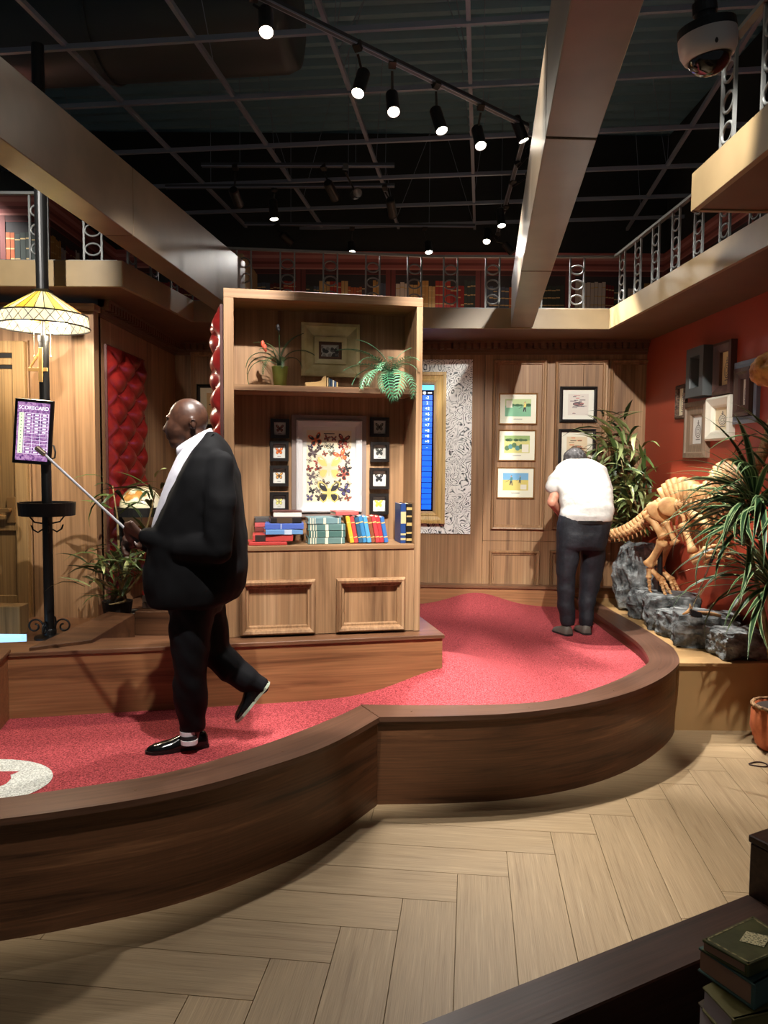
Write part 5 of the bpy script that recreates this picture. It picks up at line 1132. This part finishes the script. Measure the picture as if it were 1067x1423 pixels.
def pit_fn(p_):     # hollows and furrows pressed into the bone itself
    h_ = 0
    for c_, dp in HOLES: v_ = p_-c_; al = v_.dot((SKd+V((0, 0, .8))).normalized()); h_ -= dp*math.exp(-(al/.034)**2-((v_.length_squared-al*al)/.016**2))
    return h_-.012*abs(NZ.noise(V((p_.dot(SKd)*14, p_.z*34, p_.y*14))))
so_ = meobj('skull', crumple(blob(sk, .007, 3), 1., pit_fn), speckle('skull_bone', (176, 110, 44), (224, 164, 80), 14., rough=.55, bump=.8, dist=.03, detail=6.), dn)
q = MB(); q.tube([D(917, 765)-do, D(917, 828)-do], .022, 12); q.obj('support_pole', BLACK, dn); q = MB(); a = D(917, 822)-do; q.lathe([(.07, -.02), (.07, .0), (.02, .005)], 16, a+V((0, 0, -.02))); q.obj('support_base', BLACK, dn)
# golf club standing on the grey rock, bones lying on it
def on_rock(o, x, y):
    '''where the sight line through a pixel meets a rock's top'''
    mw_ = MX.Translation(o.location) @ MX.Rotation(o.rotation_euler.z, 4, 'Z') @ MX.Diagonal(tuple(o.scale)+(1,)); tr_ = BVHTree.FromPolygons([mw_ @ v.co for v in o.data.vertices], [tuple(p_.vertices) for p_ in o.data.polygons])
    h_ = tr_.ray_cast(CAMP, ray(x, y).normalized())[0]; h_ = h_ or PY(x, y, o.location.y)
    t_ = tr_.ray_cast(V((h_.x, h_.y+.03, 3)), V((0, 0, -1)))[0]; return t_ or h_
b = on_rock(ROCK5, 962, 872)+V((0, 0, .040)); a = PY(990, 775, b.y-.10)
t = thing('golf_club', 'golf putter with a steel shaft standing on the grey rock', 'golf club', b)
q = MB(); q.cyl((0, 0, .0), a-b, .006, 10); q.obj('shaft', C(190, 186, 180, .2, .9), t); q = MB(); q.cyl((a-b)*.86, (a-b)*1.14, .012, 10); q.obj('grip', BLACK, t)
q = MB(); q.hexa([V(p_) for p_ in ((-.01, -.02, -.035), (.075, -.03, -.045), (.075, .01, -.045), (-.01, .01, -.035), (-.012, -.015, .012), (.07, -.02, -.012), (.07, .008, -.012), (-.012, .008, .012))]); q.obj('club_head', C(60, 60, 62, .3, .8), t, bevel=.004)
c = on_rock(ROCK5, 956, 858)+V((0, 0, .055)); t = MB(); t.tube([c+V((.02, .0, .03)), c+V((.03, 0, 0)), c+V((.01, 0, -.03)), c+V((-.03, 0, -.05))], [.004, .012, .014, .006], 8); tag(t.obj('loose_bone', BONE, smooth=True), 'small curved bone lying on the grey rock', 'bone')
t = MB(); a, b = on_rock(ROCK5, 973, 857)+V((0, .02, .012)), on_rock(ROCK5, 1004, 866)+V((0, 0, .012)); t.tube([a, a.lerp(b, .5)+V((0, 0, .006)), b], [.012, .015, .010], 8); tag(t.obj('loose_bone', BONE, smooth=True), 'long straight bone lying behind the golf club', 'bone')
# ================================================================ foreground bench, books, ring, dome camera
b0, b1 = PZ(580, 1423, .49), PZ(1037, 1243, .49); bd = unit(b0, b1); brz = rotz_of(bd); bl_ = (b1-b0).length
t = thing('front_curb', 'dark wood bench curb under the stacked old books', 'curb', (b0.x, b0.y, 0), brz)
bwid = .155
q = MB(); q.box2((-.9, -bwid, .455), (bl_+.006, 0, .49)); q.obj('curb_cap', W_BENCH, t, bevel=.004)
q = MB(); q.box2((-.9, -bwid+.012, .0), (bl_, -.012, .455)); q.obj('curb_face', W_BENCH, t)
q = MB(); q.box2((bl_+.006, -.6, 0), (bl_+.45, .0, .66)); q.obj('end_block', W_BENCH, t, bevel=.005)
q = MB(); q.box2((bl_+.002, -.61, .66), (bl_+.46, .004, .685)); q.obj('end_cap', W_BENCH, t, bevel=.004)
q = MB(); q.box2((-.2, -.75, 0.0), (bl_, -bwid, .16)); struct(q.obj('floor_lower_step', W_BENCH, None, loc=(b0.x, b0.y, 0), rot=(0, 0, brz)))
OB = 'old books stacked on the front curb'
def fore(label, pts, z, th, cov, page, group=OB, extra=None):
    """a closed book lying flat: pts = pixel corners of the top (left, back, right, front) at height z+th"""
    P4 = [PZ(x, y, z+th) for x, y in pts]; c = sum(P4, V())/4; t = thing('old_book', label, 'book', (c.x, c.y, z), group=group)
    def lv(zz_, k): return [V((c.x+(p_.x-c.x)*k, c.y+(p_.y-c.y)*k, zz_))-V((c.x, c.y, z)) for p_ in P4]
    b = .006; q = MB(); q.hexa(lv(z, 1)+lv(z+b, 1)); q.obj('cover', cov, t, bevel=.0015); q = MB(); q.hexa(lv(z+th-b, 1)+lv(z+th, 1)); q.obj('cover', cov, t, bevel=.0015)
    q = MB(); k = lv(z+b, .955); k2 = lv(z+th-b, .955); q.hexa(k+k2); q.obj('page_block', page, t)
    lo4, hi4 = lv(z, 1), lv(z+th, 1); s0_, s1_, s2_, s3_ = lo4[2], lo4[3], hi4[3], hi4[2]; off = (lo4[3]-lo4[0]).normalized()*.012; q = MB(); q.hexa([lo4[3]-off*.9, lo4[3], lo4[2], lo4[2]-off*.9]+[hi4[3]-off*.9, hi4[3], hi4[2], hi4[2]-off*.9]); q.obj('spine', cov, t, bevel=.003)
    if extra: extra(t, lv, z, th)
    return t
GREENB = speckle('green_cloth', (72, 74, 36), (92, 92, 48), 14., rough=.5, bump=.1); PG = C(170, 124, 96, .8); PG2 = C(176, 160, 158, .8)
def deco(t, lv, z, th):
    L4 = lv(z+th+.0006, 1); a, b, c_, d_ = L4
    def pt(u, v_): return a.lerp(b, u).lerp(d_.lerp(c_, u), v_)
    q = MB(); q.hexa([pt(.36, .42), pt(.62, .28), pt(.80, .62), pt(.52, .78)]+[p_+V((0, 0, .0006)) for p_ in (pt(.36, .42), pt(.62, .28), pt(.80, .62), pt(.52, .78))]); q.obj('title_plate', speckle('title_plate', (110, 104, 70), (232, 220, 168), 220., .4, .5, bump=0), t)
    q = MB()
    for u0, v0_, u1, v1_ in ((.04, .04, .96, .07), (.04, .93, .96, .96), (.04, .04, .07, .96), (.93, .04, .96, .96)): q.quad(pt(u0, v0_), pt(u1, v0_), pt(u1, v1_), pt(u0, v1_))
    q.obj('gilt_border', speckle('gilt_border', (98, 94, 56), (170, 158, 108), 90., bump=0), t)
zt = .80
fore('small green cloth book with a framed gilt title, topmost of the old stack', [(975, 1305), (1046, 1272), (1108, 1312), (1040, 1341)], .735, .030, GREENB, PG, extra=deco)
fore('thick book with tan page edges and a teal spine under the green one', [(970, 1316), (1050, 1285), (1120, 1330), (1049, 1369)], .675, .058, C(70, 96, 88, .5), PG)
fore('olive book turned askew with grey pages in the old stack', [(976, 1371), (1052, 1330), (1130, 1392), (1020, 1418)], .615, .058, C(112, 104, 58, .5), PG2)
fore('brown book with grey pages at the foot of the old stack', [(970, 1392), (1050, 1350), (1130, 1420), (1010, 1450)], .55, .06, C(70, 56, 40, .5), PG2)
fore('dark red book lowest in the old stack', [(972, 1420), (1050, 1375), (1130, 1440), (1012, 1475)], .492, .056, C(110, 26, 22, .5), PG2)
c = PZ(1053, 1062, .005); q = MB(); q.tube([c+V((.055*math.cos(2*math.pi*k/24), .035*math.sin(2*math.pi*k/24)+.008*math.sin(4*math.pi*k/24), 0)) for k in range(24)], .004, 6, closed=True); tag(q.obj('hair_tie', C(50, 24, 18, .7), smooth=True), 'thin dark hair tie lying on the oak planks', 'hair tie')
c = PY(983, 55, 2.3); t = thing('dome_camera', 'white dome security camera hanging from the ceiling', 'camera', c, rot=(R(4), R(-9), 0)); s = .081
q = MB(); q.lathe([(s*.45, .042), (s*.98, .036), (s*1.0, .012), (s*.2, .012)], 36); q.obj('mount_ring', C(40, 42, 42, .5), t, smooth=False)
q = MB(); q.lathe([(s*.99, .012), (s, -.01), (s*.97, -.03), (s*.84, -.052), (s*.74, -.052), (s*.74, -.02)], 36, cap=False); q.obj('white_shell', C(232, 224, 216, .35), t, smooth=True)
gd, nt, p = new_mat('smoked_dome'); p.inputs['Base Color'].default_value = (.012, .010, .010, 1); p.inputs['Roughness'].default_value = .06; p.inputs['Coat Weight'].default_value = .6
q = MB(); q.lathe([(s*.74*math.cos(R(k*9)), -.048-s*.62*math.sin(R(k*9))) for k in range(11)], 32); q.obj('dome', gd, t, smooth=True)
q = MB(); q.lathe([(.03, .036), (.03, .06), (.026, .075), (.026, .9)], 20); q.lathe([(.034, .07), (.034, .1)], 20); q.obj('drop_pole', C(64, 66, 66, .45), t)
q = MB(); q.ell((-.01, -s*.93, -.032), (.005, .004, .008)); q.obj('screw', C(60, 50, 46), t)
# ================================================================ people
def cloth(name, a, b, scale=14., rough=.85, bump=.25, spec=.12): return speckle(name, a, b, scale, .3, .7, rough=rough, bump=bump, dist=.03, detail=2., spec=spec)
def ringset(mb, rows, Yf, n=20, ex=2.4):
    """rows: (py, xl, xr, half depth, Y) in photo pixels -> a closed loft"""
    rs = []
    for py, xl, xr, hd, Y in rows:
        a, b = PY(xl, py, Y), PY(xr, py, Y); c = (a+b)/2; hw = (b-a).length/2; r_ = []
        for k in range(n):
            t_ = 2*math.pi*k/n; cs, sn = math.cos(t_), math.sin(t_)
            r_.append(c+V((hw*math.copysign(abs(cs)**(2/ex), cs), hd*math.copysign(abs(sn)**(2/ex), sn), 0)))
        rs.append(r_)
    mb.rings(rs); return mb
def hand(mb, wrist, knuck, curl, thumb, up, s=1.):
    """palm and five fingers: wrist -> knuckles, fingers bend towards curl; up = across the palm"""
    w_, k_ = V(wrist), V(knuck); d = (k_-w_).normalized(); up = V(up).normalized(); cu = V(curl).normalized()
    for i in range(4): mb.cap(w_+up*(i-1.5)*.012*s, .017*s, k_+up*(i-1.5)*.020*s, .0135*s, 8)
    for i, L_ in enumerate((.068, .078, .073, .058)):
        a = k_+up*(1.5-i)*.0205*s; b = a+(d*.55+cu*.8).normalized()*L_*.45*s; c_ = b+(cu*.9-d*.45).normalized()*L_*.36*s; e_ = c_+(-d*.9+cu*.2).normalized()*L_*.28*s
        mb.cap(a, .0105*s, b, .0095*s, 8); mb.cap(b, .0095*s, c_, .0085*s, 8); mb.cap(c_, .0085*s, e_, .0075*s, 8)
    tb_ = w_.lerp(k_, .3)+up*.03*s; t1 = tb_+(V(thumb).normalized()*.6+d*.6)*.04*s; t2 = t1+(d*.8+cu*.5).normalized()*.035*s
    mb.cap(tb_, .015*s, t1, .012*s, 8); mb.cap(t1, .0115*s, t2, .009*s, 8)
# ---- walking man
MY = 3.84
def Q(x, y, dy=0): return PY(x, y, MY+dy)
base = PZ(245, 1040, .38)
man = thing('person', 'man in a black suit striding across the red turf with a putter', 'person', base); mo = V(base)
SKIN = speckle('skin_dark', (62, 38, 28), (78, 50, 37), 25., rough=.42, bump=.05, dist=.005)
def local(mb, o): mb.v = [tuple(V(p_)-o) for p_ in mb.v]; return mb
q = MB()
HR = (0, R(-12), 0)
q.ell(Q(262, 581), (.098, .076, .098), rot=HR, n=20, k=14)             # cranium
q.ell(Q(251, 594), (.074, .066, .092), rot=(0, R(10), 0), n=18, k=12)  # face
q.ell(Q(249, 612), (.052, .05, .042), rot=(0, R(-14), 0)); q.cap(Q(243, 617), .026, Q(246, 617), .028)   # jaw, chin
q.cap(Q(233, 589), .011, Q(229.5, 597), .015); q.ell(Q(232, 598, -.012), (.012, .01, .009)); q.ell(Q(232, 598, .012), (.012, .01, .009))   # nose
q.ell(Q(234, 605), (.014, .022, .007)); q.ell(Q(235, 609), (.014, .02, .008))   # lips
q.ell(Q(236, 580), (.016, .05, .012))   # brow
for s in (-1, 1): q.ell(Q(268, 589, s*.078), (.016, .010, .030), rot=(0, R(-12), 0)); q.ell(Q(245, 597, s*.045), (.03, .02, .022))
q.cap(Q(270, 604), .062, Q(284, 640), .070)     # neck
q.ell(Q(290, 690), (.13, .16, .22)); q.ell(Q(280, 790), (.15, .15, .2))       # trunk
for s, sh_, el, wr_ in ((-.2, (303, 650), (302, 764), (200, 746)), (.2, (288, 652), (268, 762), (196, 753))):
    dyw = -.10 if s < 0 else .0
    q.cap(Q(*sh_, s*.9), .05, Q(*el, s*1.2), .042); q.cap(Q(*el, s*1.2), .042, Q(*wr_, dyw), .027); q.cap(Q(285, 645, 0), .06, Q(*sh_, s*.9), .05)
hand(q, Q(199, 746, -.10), Q(180, 738, -.09), (0, .5, -1), (0, -.4, 1), (-.1, -.55, .8), 1.12)
hand(q, Q(195, 754, .0), Q(178, 750, -.02), (0, -.5, -1), (0, .4, 1), (-.1, .55, .8), 1.12)
q.cap(Q(268, 830, -.08), .08, Q(266, 925, -.07), .055); q.cap(Q(266, 925, -.07), .052, Q(270, 1012, -.02), .036); q.cap(Q(270, 1012, -.02), .034, Q(268, 1030, -.01), .028)
q.cap(Q(280, 830, .08), .08, Q(300, 915, .1), .055); q.cap(Q(300, 915, .1), .05, Q(362, 950, .12), .036); q.cap(Q(362, 950, .12), .03, Q(358, 962, .12), .026)
body = meobj('body', blob(local(q, mo), .0065, 4), SKIN, man)
for s in (-1, 1):
    q = MB(); q.ell(Q(237.5, 586, s*.03)-mo, (.011, .013, .010), n=10, k=7); q.obj('eye', C(225, 215, 205, .2), man, smooth=True)
    q = MB(); q.ell(Q(235.2, 586, s*.031)-mo, (.0055, .007, .006), n=8, k=6); q.obj('iris', C(24, 16, 12, .15), man, smooth=True)
    q = MB(); q.tube([Q(235, 579.5, s*.016)-mo, Q(235.5, 578, s*.032)-mo, Q(240, 579, s*.052)-mo], [.003, .005, .003], 6); q.obj('eyebrow', C(20, 14, 12, .8), man)
    q = MB(); q.tube([Q(272, 584, s*.083)-mo, Q(266, 583, s*.089)-mo, Q(264.5, 589, s*.088)-mo, Q(267, 594.5, s*.084)-mo], .0035, 6); q.obj('ear_rim', SKIN, man, smooth=True)
SUIT = cloth('black_wool', (12, 12, 14), (19, 19, 21), 8., .8, .0); TROU = cloth('black_trouser', (13, 13, 15), (20, 20, 23), 8., .65, .0); SHIRT = cloth('white_shirt', (196, 194, 206), (212, 210, 220), 20., .7, .15)
q = MB()
ringset(q, [(600, 288, 301, .06, MY), (610, 283, 308, .12, MY), (622, 275, 317, .19, MY), (636, 266, 325, .22, MY), (660, 252, 331, .235, MY), (690, 236, 336, .235, MY), (725, 221, 339, .23, MY), (760, 208, 342, .235, MY), (790, 203, 343, .24, MY), (815, 204, 341, .24, MY), (830, 207, 332, .235, MY), (838, 210, 318, .225, MY)], MY, 24)
q.cap(Q(304, 648, -.17), .078, Q(306, 700, -.225), .078); q.cap(Q(306, 700, -.225), .078, Q(303, 764, -.25), .072); q.cap(Q(303, 764, -.25), .074, Q(255, 762, -.2), .068); q.cap(Q(255, 762, -.2), .068, Q(206, 747, -.12), .048)
q.cap(Q(290, 650, .17), .078, Q(270, 762, .24), .07); q.cap(Q(270, 762, .24), .07, Q(204, 755, .02), .048)
me = crumple(blob(local(q, mo), .011, 5), .012, lambda p_: NZ.noise(V((p_.x*7+p_.z*4, p_.y*5, p_.z*7-p_.x*6)))*.7+NZ.noise(V((p_.x*16+p_.z*8, p_.y*11, p_.z*13)))*.3)
meobj('jacket', me, SUIT, man)
q = MB(); ringset(q, [(606, 272, 292, .055, MY), (622, 256, 296, .09, MY), (636, 247, 300, .12, MY), (660, 236, 300, .13, MY), (690, 224.5, 300, .13, MY), (725, 213.5, 296, .13, MY), (745, 210, 290, .12, MY)], MY, 20); meobj('shirt', blob(local(q, mo), .01, 3), SHIRT, man)
# collar: a tilted band round the neck
q = MB(); rs = []
for (bx, by), (fx, fy), hd in (((297.5, 607), (252, 640), .082), ((296, 600), (246.5, 633), .078), ((293.5, 595), (245, 624), .070), ((292, 596), (247, 625), .066), ((294, 606), (254, 638), .074)):
    b_, f_ = Q(bx, by), Q(fx, fy); c = (b_+f_)/2; ax = (b_-f_)/2; rs.append([c+ax*math.cos(t_)+V((0, hd*math.sin(t_), 0)) for t_ in [2*math.pi*k/28 for k in range(28)]])
q.rings(rs, cap=False); local(q, mo).obj('collar', SHIRT, man, smooth=True)
for s in (-1, 1):   # lapels and pocket flap
    q = MB(); pts = [Q(296, 603, s*.085), Q(283, 616, s*.14), Q(268, 634, s*.15), Q(272, 652, s*.205), Q(255, 664, s*.19), Q(222, 724, s*.125), Q(236, 690, s*.12), Q(262, 642, s*.10)]
    q.add([p_ for p_ in pts]+[p_+V((.006, -s*.008, 0)) for p_ in pts], [tuple(range(8)), tuple(range(8, 16))[::-1]]+[(i, (i+1) % 8, 8+(i+1) % 8, 8+i) for i in range(8)]); local(q, mo).obj('lapel', SUIT, man)
q = MB()
ringset(q, [(800, 225, 325, .17, MY), (830, 232, 312, .165, MY), (850, 236, 305, .155, MY)], MY, 20, 2.2)
ringset(q, [(830, 236, 300, .105, MY-.07), (880, 236, 293, .10, MY-.07), (908, 239, 290, .095, MY-.07), (931, 242, 288, .09, MY-.06), (950, 240, 287.5, .088, MY-.05), (969, 240, 287, .085, MY-.04), (986, 245, 286.5, .08, MY-.02), (1003, 250, 286, .075, MY-.01), (1014, 252, 285, .075, MY-.0)], MY, 20, 2.1)
q.cap(Q(285, 838, .08), .11, Q(297, 905, .1), .092); q.cap(Q(297, 905, .1), .090, Q(318, 926, .1), .082); q.cap(Q(318, 926, .1), .08, Q(342, 943, .11), .068); q.cap(Q(342, 943, .11), .066, Q(361, 953, .12), .054)
me = crumple(blob(local(q, mo), .010, 4), .014, lambda p_: NZ.noise(V((p_.x*8, p_.y*6, p_.z*10+p_.x*10)))*.7+NZ.noise(V((p_.x*15, p_.y*12, p_.z*18+p_.x*9)))*.3)
meobj('trousers', me, TROU, man)
LEA = C(14, 13, 13, .16); SOLE = C(10, 9, 9, .5)
def shoe(par, o, toe, heel, ankle, up, mat, sole, L0=None, hs=1., wid=.048, name='shoe'):
    """toe/heel = ends of the sole, up = shoe's own up direction"""
    toe, heel, up = V(toe), V(heel), V(up).normalized(); d = (toe-heel); L_ = d.length; d.normalize(); sd_ = d.cross(up).normalized(); q = MB(); rs = []
    for u, ww, h in ((-.01, .55, .05), (.03, .75, .072), (.12, .85, .082), (.25, .82, .085), (.36, .82, .080), (.48, .9, .066), (.6, 1., .052), (.75, 1.02, .044), (.88, .86, .036), (.96, .55, .026), (1.0, .2, .016)):
        c = heel+d*(u*L_); rs.append([c+sd_*(wid*ww*math.cos(t_))+up*(.006+h*hs*max(0, math.sin(t_))**.8) for t_ in [math.pi*k/10 for k in range(11)]])
    q.rings(rs); so_ = meobj(name, blob(local(q, o), .006, 3), mat, par)
    q = MB(); outl = []
    for u, ww in ((-.02, .5), (.05, .82), (.2, .84), (.4, .82), (.6, 1.04), (.78, 1.05), (.92, .8), (1.015, .25)): outl.append((u, ww))
    pts = [heel+d*(u*L_)+sd_*(wid*ww) for u, ww in outl]+[heel+d*(u*L_)-sd_*(wid*ww) for u, ww in outl[::-1]]; n = len(pts)
    q.add(pts+[p_+up*.014 for p_ in pts], [tuple(range(n)), tuple(range(n, 2*n))[::-1]]+[(i, (i+1) % n, n+(i+1) % n, n+i) for i in range(n)])
    local(q, o); q.v = [tuple(V(x)) for x in q.v]; so2 = q.obj('shoe_sole', sole, so_); return so_
to, he = PZ(203, 1047, .382), PZ(288, 1036, .382)
shoe(man, mo, to, he, None, (0, 0, 1), LEA, SOLE, wid=.046)
q = MB()
for k in range(4): c = Q(263-k*.8, 1030-6*k, -.045+.006*k); q.lathe([(.042-.001*k, -.011), (.043-.001*k, .011)], 18, c-mo, mi=k % 2)
q.obj('sock', [C(226, 224, 228, .8), C(24, 24, 26, .8)], man)
shoe(man, mo, PY(331, 1003, MY+.12), PY(374, 951, MY+.12), None, V((-.8, -.1, .55)), LEA, C(150, 160, 140, .6), wid=.046)
# putter in his hands
a, b = Q(57, 627, -.03), Q(184, 744, -.085)
t = thing('golf_putter', 'shiny putter pointing up at the scorecard in the suited man\'s hands', 'golf club', b); d = b-a
q = MB(); q.cyl(a-b, d*.05, .0065, 10); q.obj('shaft', C(224, 222, 228, .25, .6), t); q = MB(); q.cyl(d*-.06, d*.07, .013, 12); q.obj('grip', C(30, 30, 34, .6), t)
q = MB(); q.box((a-b)*1.0, (.06, .03, .022), rot=(0, R(40), 0)); q.obj('putter_head', C(190, 170, 150, .2, .9), t, bevel=.004)
# ---- bending man in a white shirt
WY = 6.56; base = PZ(797, 880, .38); wm = thing('person', 'grey haired man in a white shirt bending forward with his back turned', 'person', base); wo = V(base)
def U(x, y, dy=0): return PY(x, y, WY+dy)
SK2 = speckle('skin_light', (196, 134, 108), (212, 152, 126), 25., rough=.5, bump=.05, dist=.005)
q = MB()
q.ell(U(798, 643, .53), (.076, .09, .085), n=18, k=12); q.ell(U(798, 652, .60), (.062, .07, .07)); q.cap(U(798, 672, .62), .018, U(798, 676, .63), .014); q.cap(U(798, 642, .44), .06, U(806, 655, .3), .07)
for s in (-1, 1): q.ell(U(798+s*14.5, 650, .52), (.012, .02, .03))
q.cap(U(806, 655, .30), .075, U(812, 690, .1), .10); q.cap(U(812, 690, .1), .10, U(812, 735, .02), .11)
for sx, sh_, el, wr_ in ((-1, (780, 661), (767, 698), (785, 722)), (1, (835, 663), (843, 700), (828, 724))):
    q.cap(U(808, 657, .28), .055, U(*sh_, .22), .048); q.cap(U(*sh_, .22), .048, U(*el, .12), .045); q.cap(U(*el, .12), .046, U(*wr_, .34), .03)
    hand(q, U(*wr_, .34), U(wr_[0]-sx*6, wr_[1]+6, .42), (-sx*.3, .3, -1), (-sx, .3, 0), (sx*.9, .1, .2), 1.)
for x0, x1, x2, dy in ((793, 786, 788, 0), (828, 821, 815, .06)): q.cap(U(x0, 742, dy), .09, U(x1, 800, dy+.02), .06); q.cap(U(x1, 800, dy+.02), .055, U(x2, 868, dy), .04); q.cap(U(x2, 868, dy), .036, U(x2-1, 871, dy), .03)
meobj('body', blob(local(q, wo), .008, 4), SK2, wm)
for s in (-1, 1): q = MB(); q.ell(U(798+s*5, 662, .665)-wo, (.012, .012, .010), n=10, k=6); q.obj('eye', C(225, 215, 205, .2), wm, smooth=True)
hm = MB(); hm.ell(U(798.5, 638, .49), (.108, .116, .104), n=22, k=14); hm.ell(U(798.5, 646, .43), (.10, .06, .08)); me = blob(local(hm, wo), .008, 3)
crumple(me, .006, lambda p_: NZ.noise(V((p_.x*70, p_.y*12, p_.z*26))))
HAIR = wood('grey_hair', (30, 28, 28), (64, 60, 60), (150, 148, 148), 'Z', across=60, along=10, rough=.55, bump=.3); meobj('hair', me, HAIR, wm)
WSH = cloth('white_polo', (190, 188, 182), (204, 202, 196), 25., .8, .15)
q = MB()
ringset(q, [(637, 790, 817, .05, WY+.42), (639, 784, 824, .09, WY+.38), (643, 779, 832, .12, WY+.33), (649, 772, 838, .14, WY+.27), (660, 769, 844, .15, WY+.21), (674, 772, 848.5, .155, WY+.14), (690, 777, 851, .16, WY+.08), (705, 779, 852, .165, WY+.03), (716, 779, 851, .165, WY), (724, 779, 849.5, .16, WY)], WY, 22, 2.5)
q.cap(U(783, 655, .26), .078, U(773, 667, .20), .078); q.cap(U(772, 668, .20), .074, U(768, 677, .16), .066); q.cap(U(834, 657, .26), .07, U(842, 680, .17), .066)
me = blob(local(q, wo), .010, 3)
crumple(me, .008, lambda p_: NZ.noise(V((p_.x*6+p_.z*6, p_.y*5, p_.z*11)))+.3*NZ.noise(p_*18))
meobj('shirt', me, WSH, wm)
q = MB()
ringset(q, [(716, 777, 849, .15, WY), (727, 774.5, 849, .155, WY), (742, 773, 846, .165, WY), (758, 773, 841, .16, WY), (764, 774, 839, .13, WY)], WY, 22, 2.4)
ringset(q, [(752, 773, 808, .13, WY), (775, 773, 804, .115, WY), (796, 773, 799, .10, WY), (815, 774, 798.5, .09, WY), (840, 775, 798, .085, WY), (862, 778, 798, .082, WY), (868, 780, 798, .08, WY)], WY, 18, 2.1)
ringset(q, [(752, 806, 842, .13, WY+.05), (775, 806, 840, .115, WY+.06), (796, 806, 837, .10, WY+.07), (820, 805, 831, .09, WY+.07), (842, 804, 826, .085, WY+.06), (862, 804.5, 824, .08, WY+.05), (869, 805, 823.5, .08, WY+.05)], WY, 18, 2.1)
me = blob(local(q, wo), .010, 3)
crumple(me, .010, lambda p_: NZ.noise(V((p_.x*8, p_.y*6, p_.z*10)))+.4*NZ.noise(p_*18))
meobj('trousers', me, cloth('slate_trouser', (24, 26, 30), (34, 36, 42), 50., .6, .1, .3), wm)
q = MB(); rs = []
for py, xl, xr in ((722, 777, 850), (726.5, 776, 850)):
    a, b = U(xl, py), U(xr, py); c = (a+b)/2; rs.append([c+V(((b-a).length/2*math.cos(t_), .166*math.sin(t_), 0)) for t_ in [2*math.pi*k/28 for k in range(28)]])
q.rings(rs, cap=False); local(q, wo).obj('belt', C(20, 18, 18, .4), wm, smooth=True)
GS = C(92, 86, 78, .6)
a = PZ(793, 882, .385); shoe(wm, wo, a+V((-.10, .17, 0)), a+V((-.02, -.04, 0)), None, (0, 0, 1), GS, C(30, 28, 26, .6), wid=.052)
a = PZ(815, 881, .385); shoe(wm, wo, a+V((-.03, .20, 0)), a+V((0, -.03, 0)), None, (0, 0, 1), GS, C(30, 28, 26, .6), wid=.052)
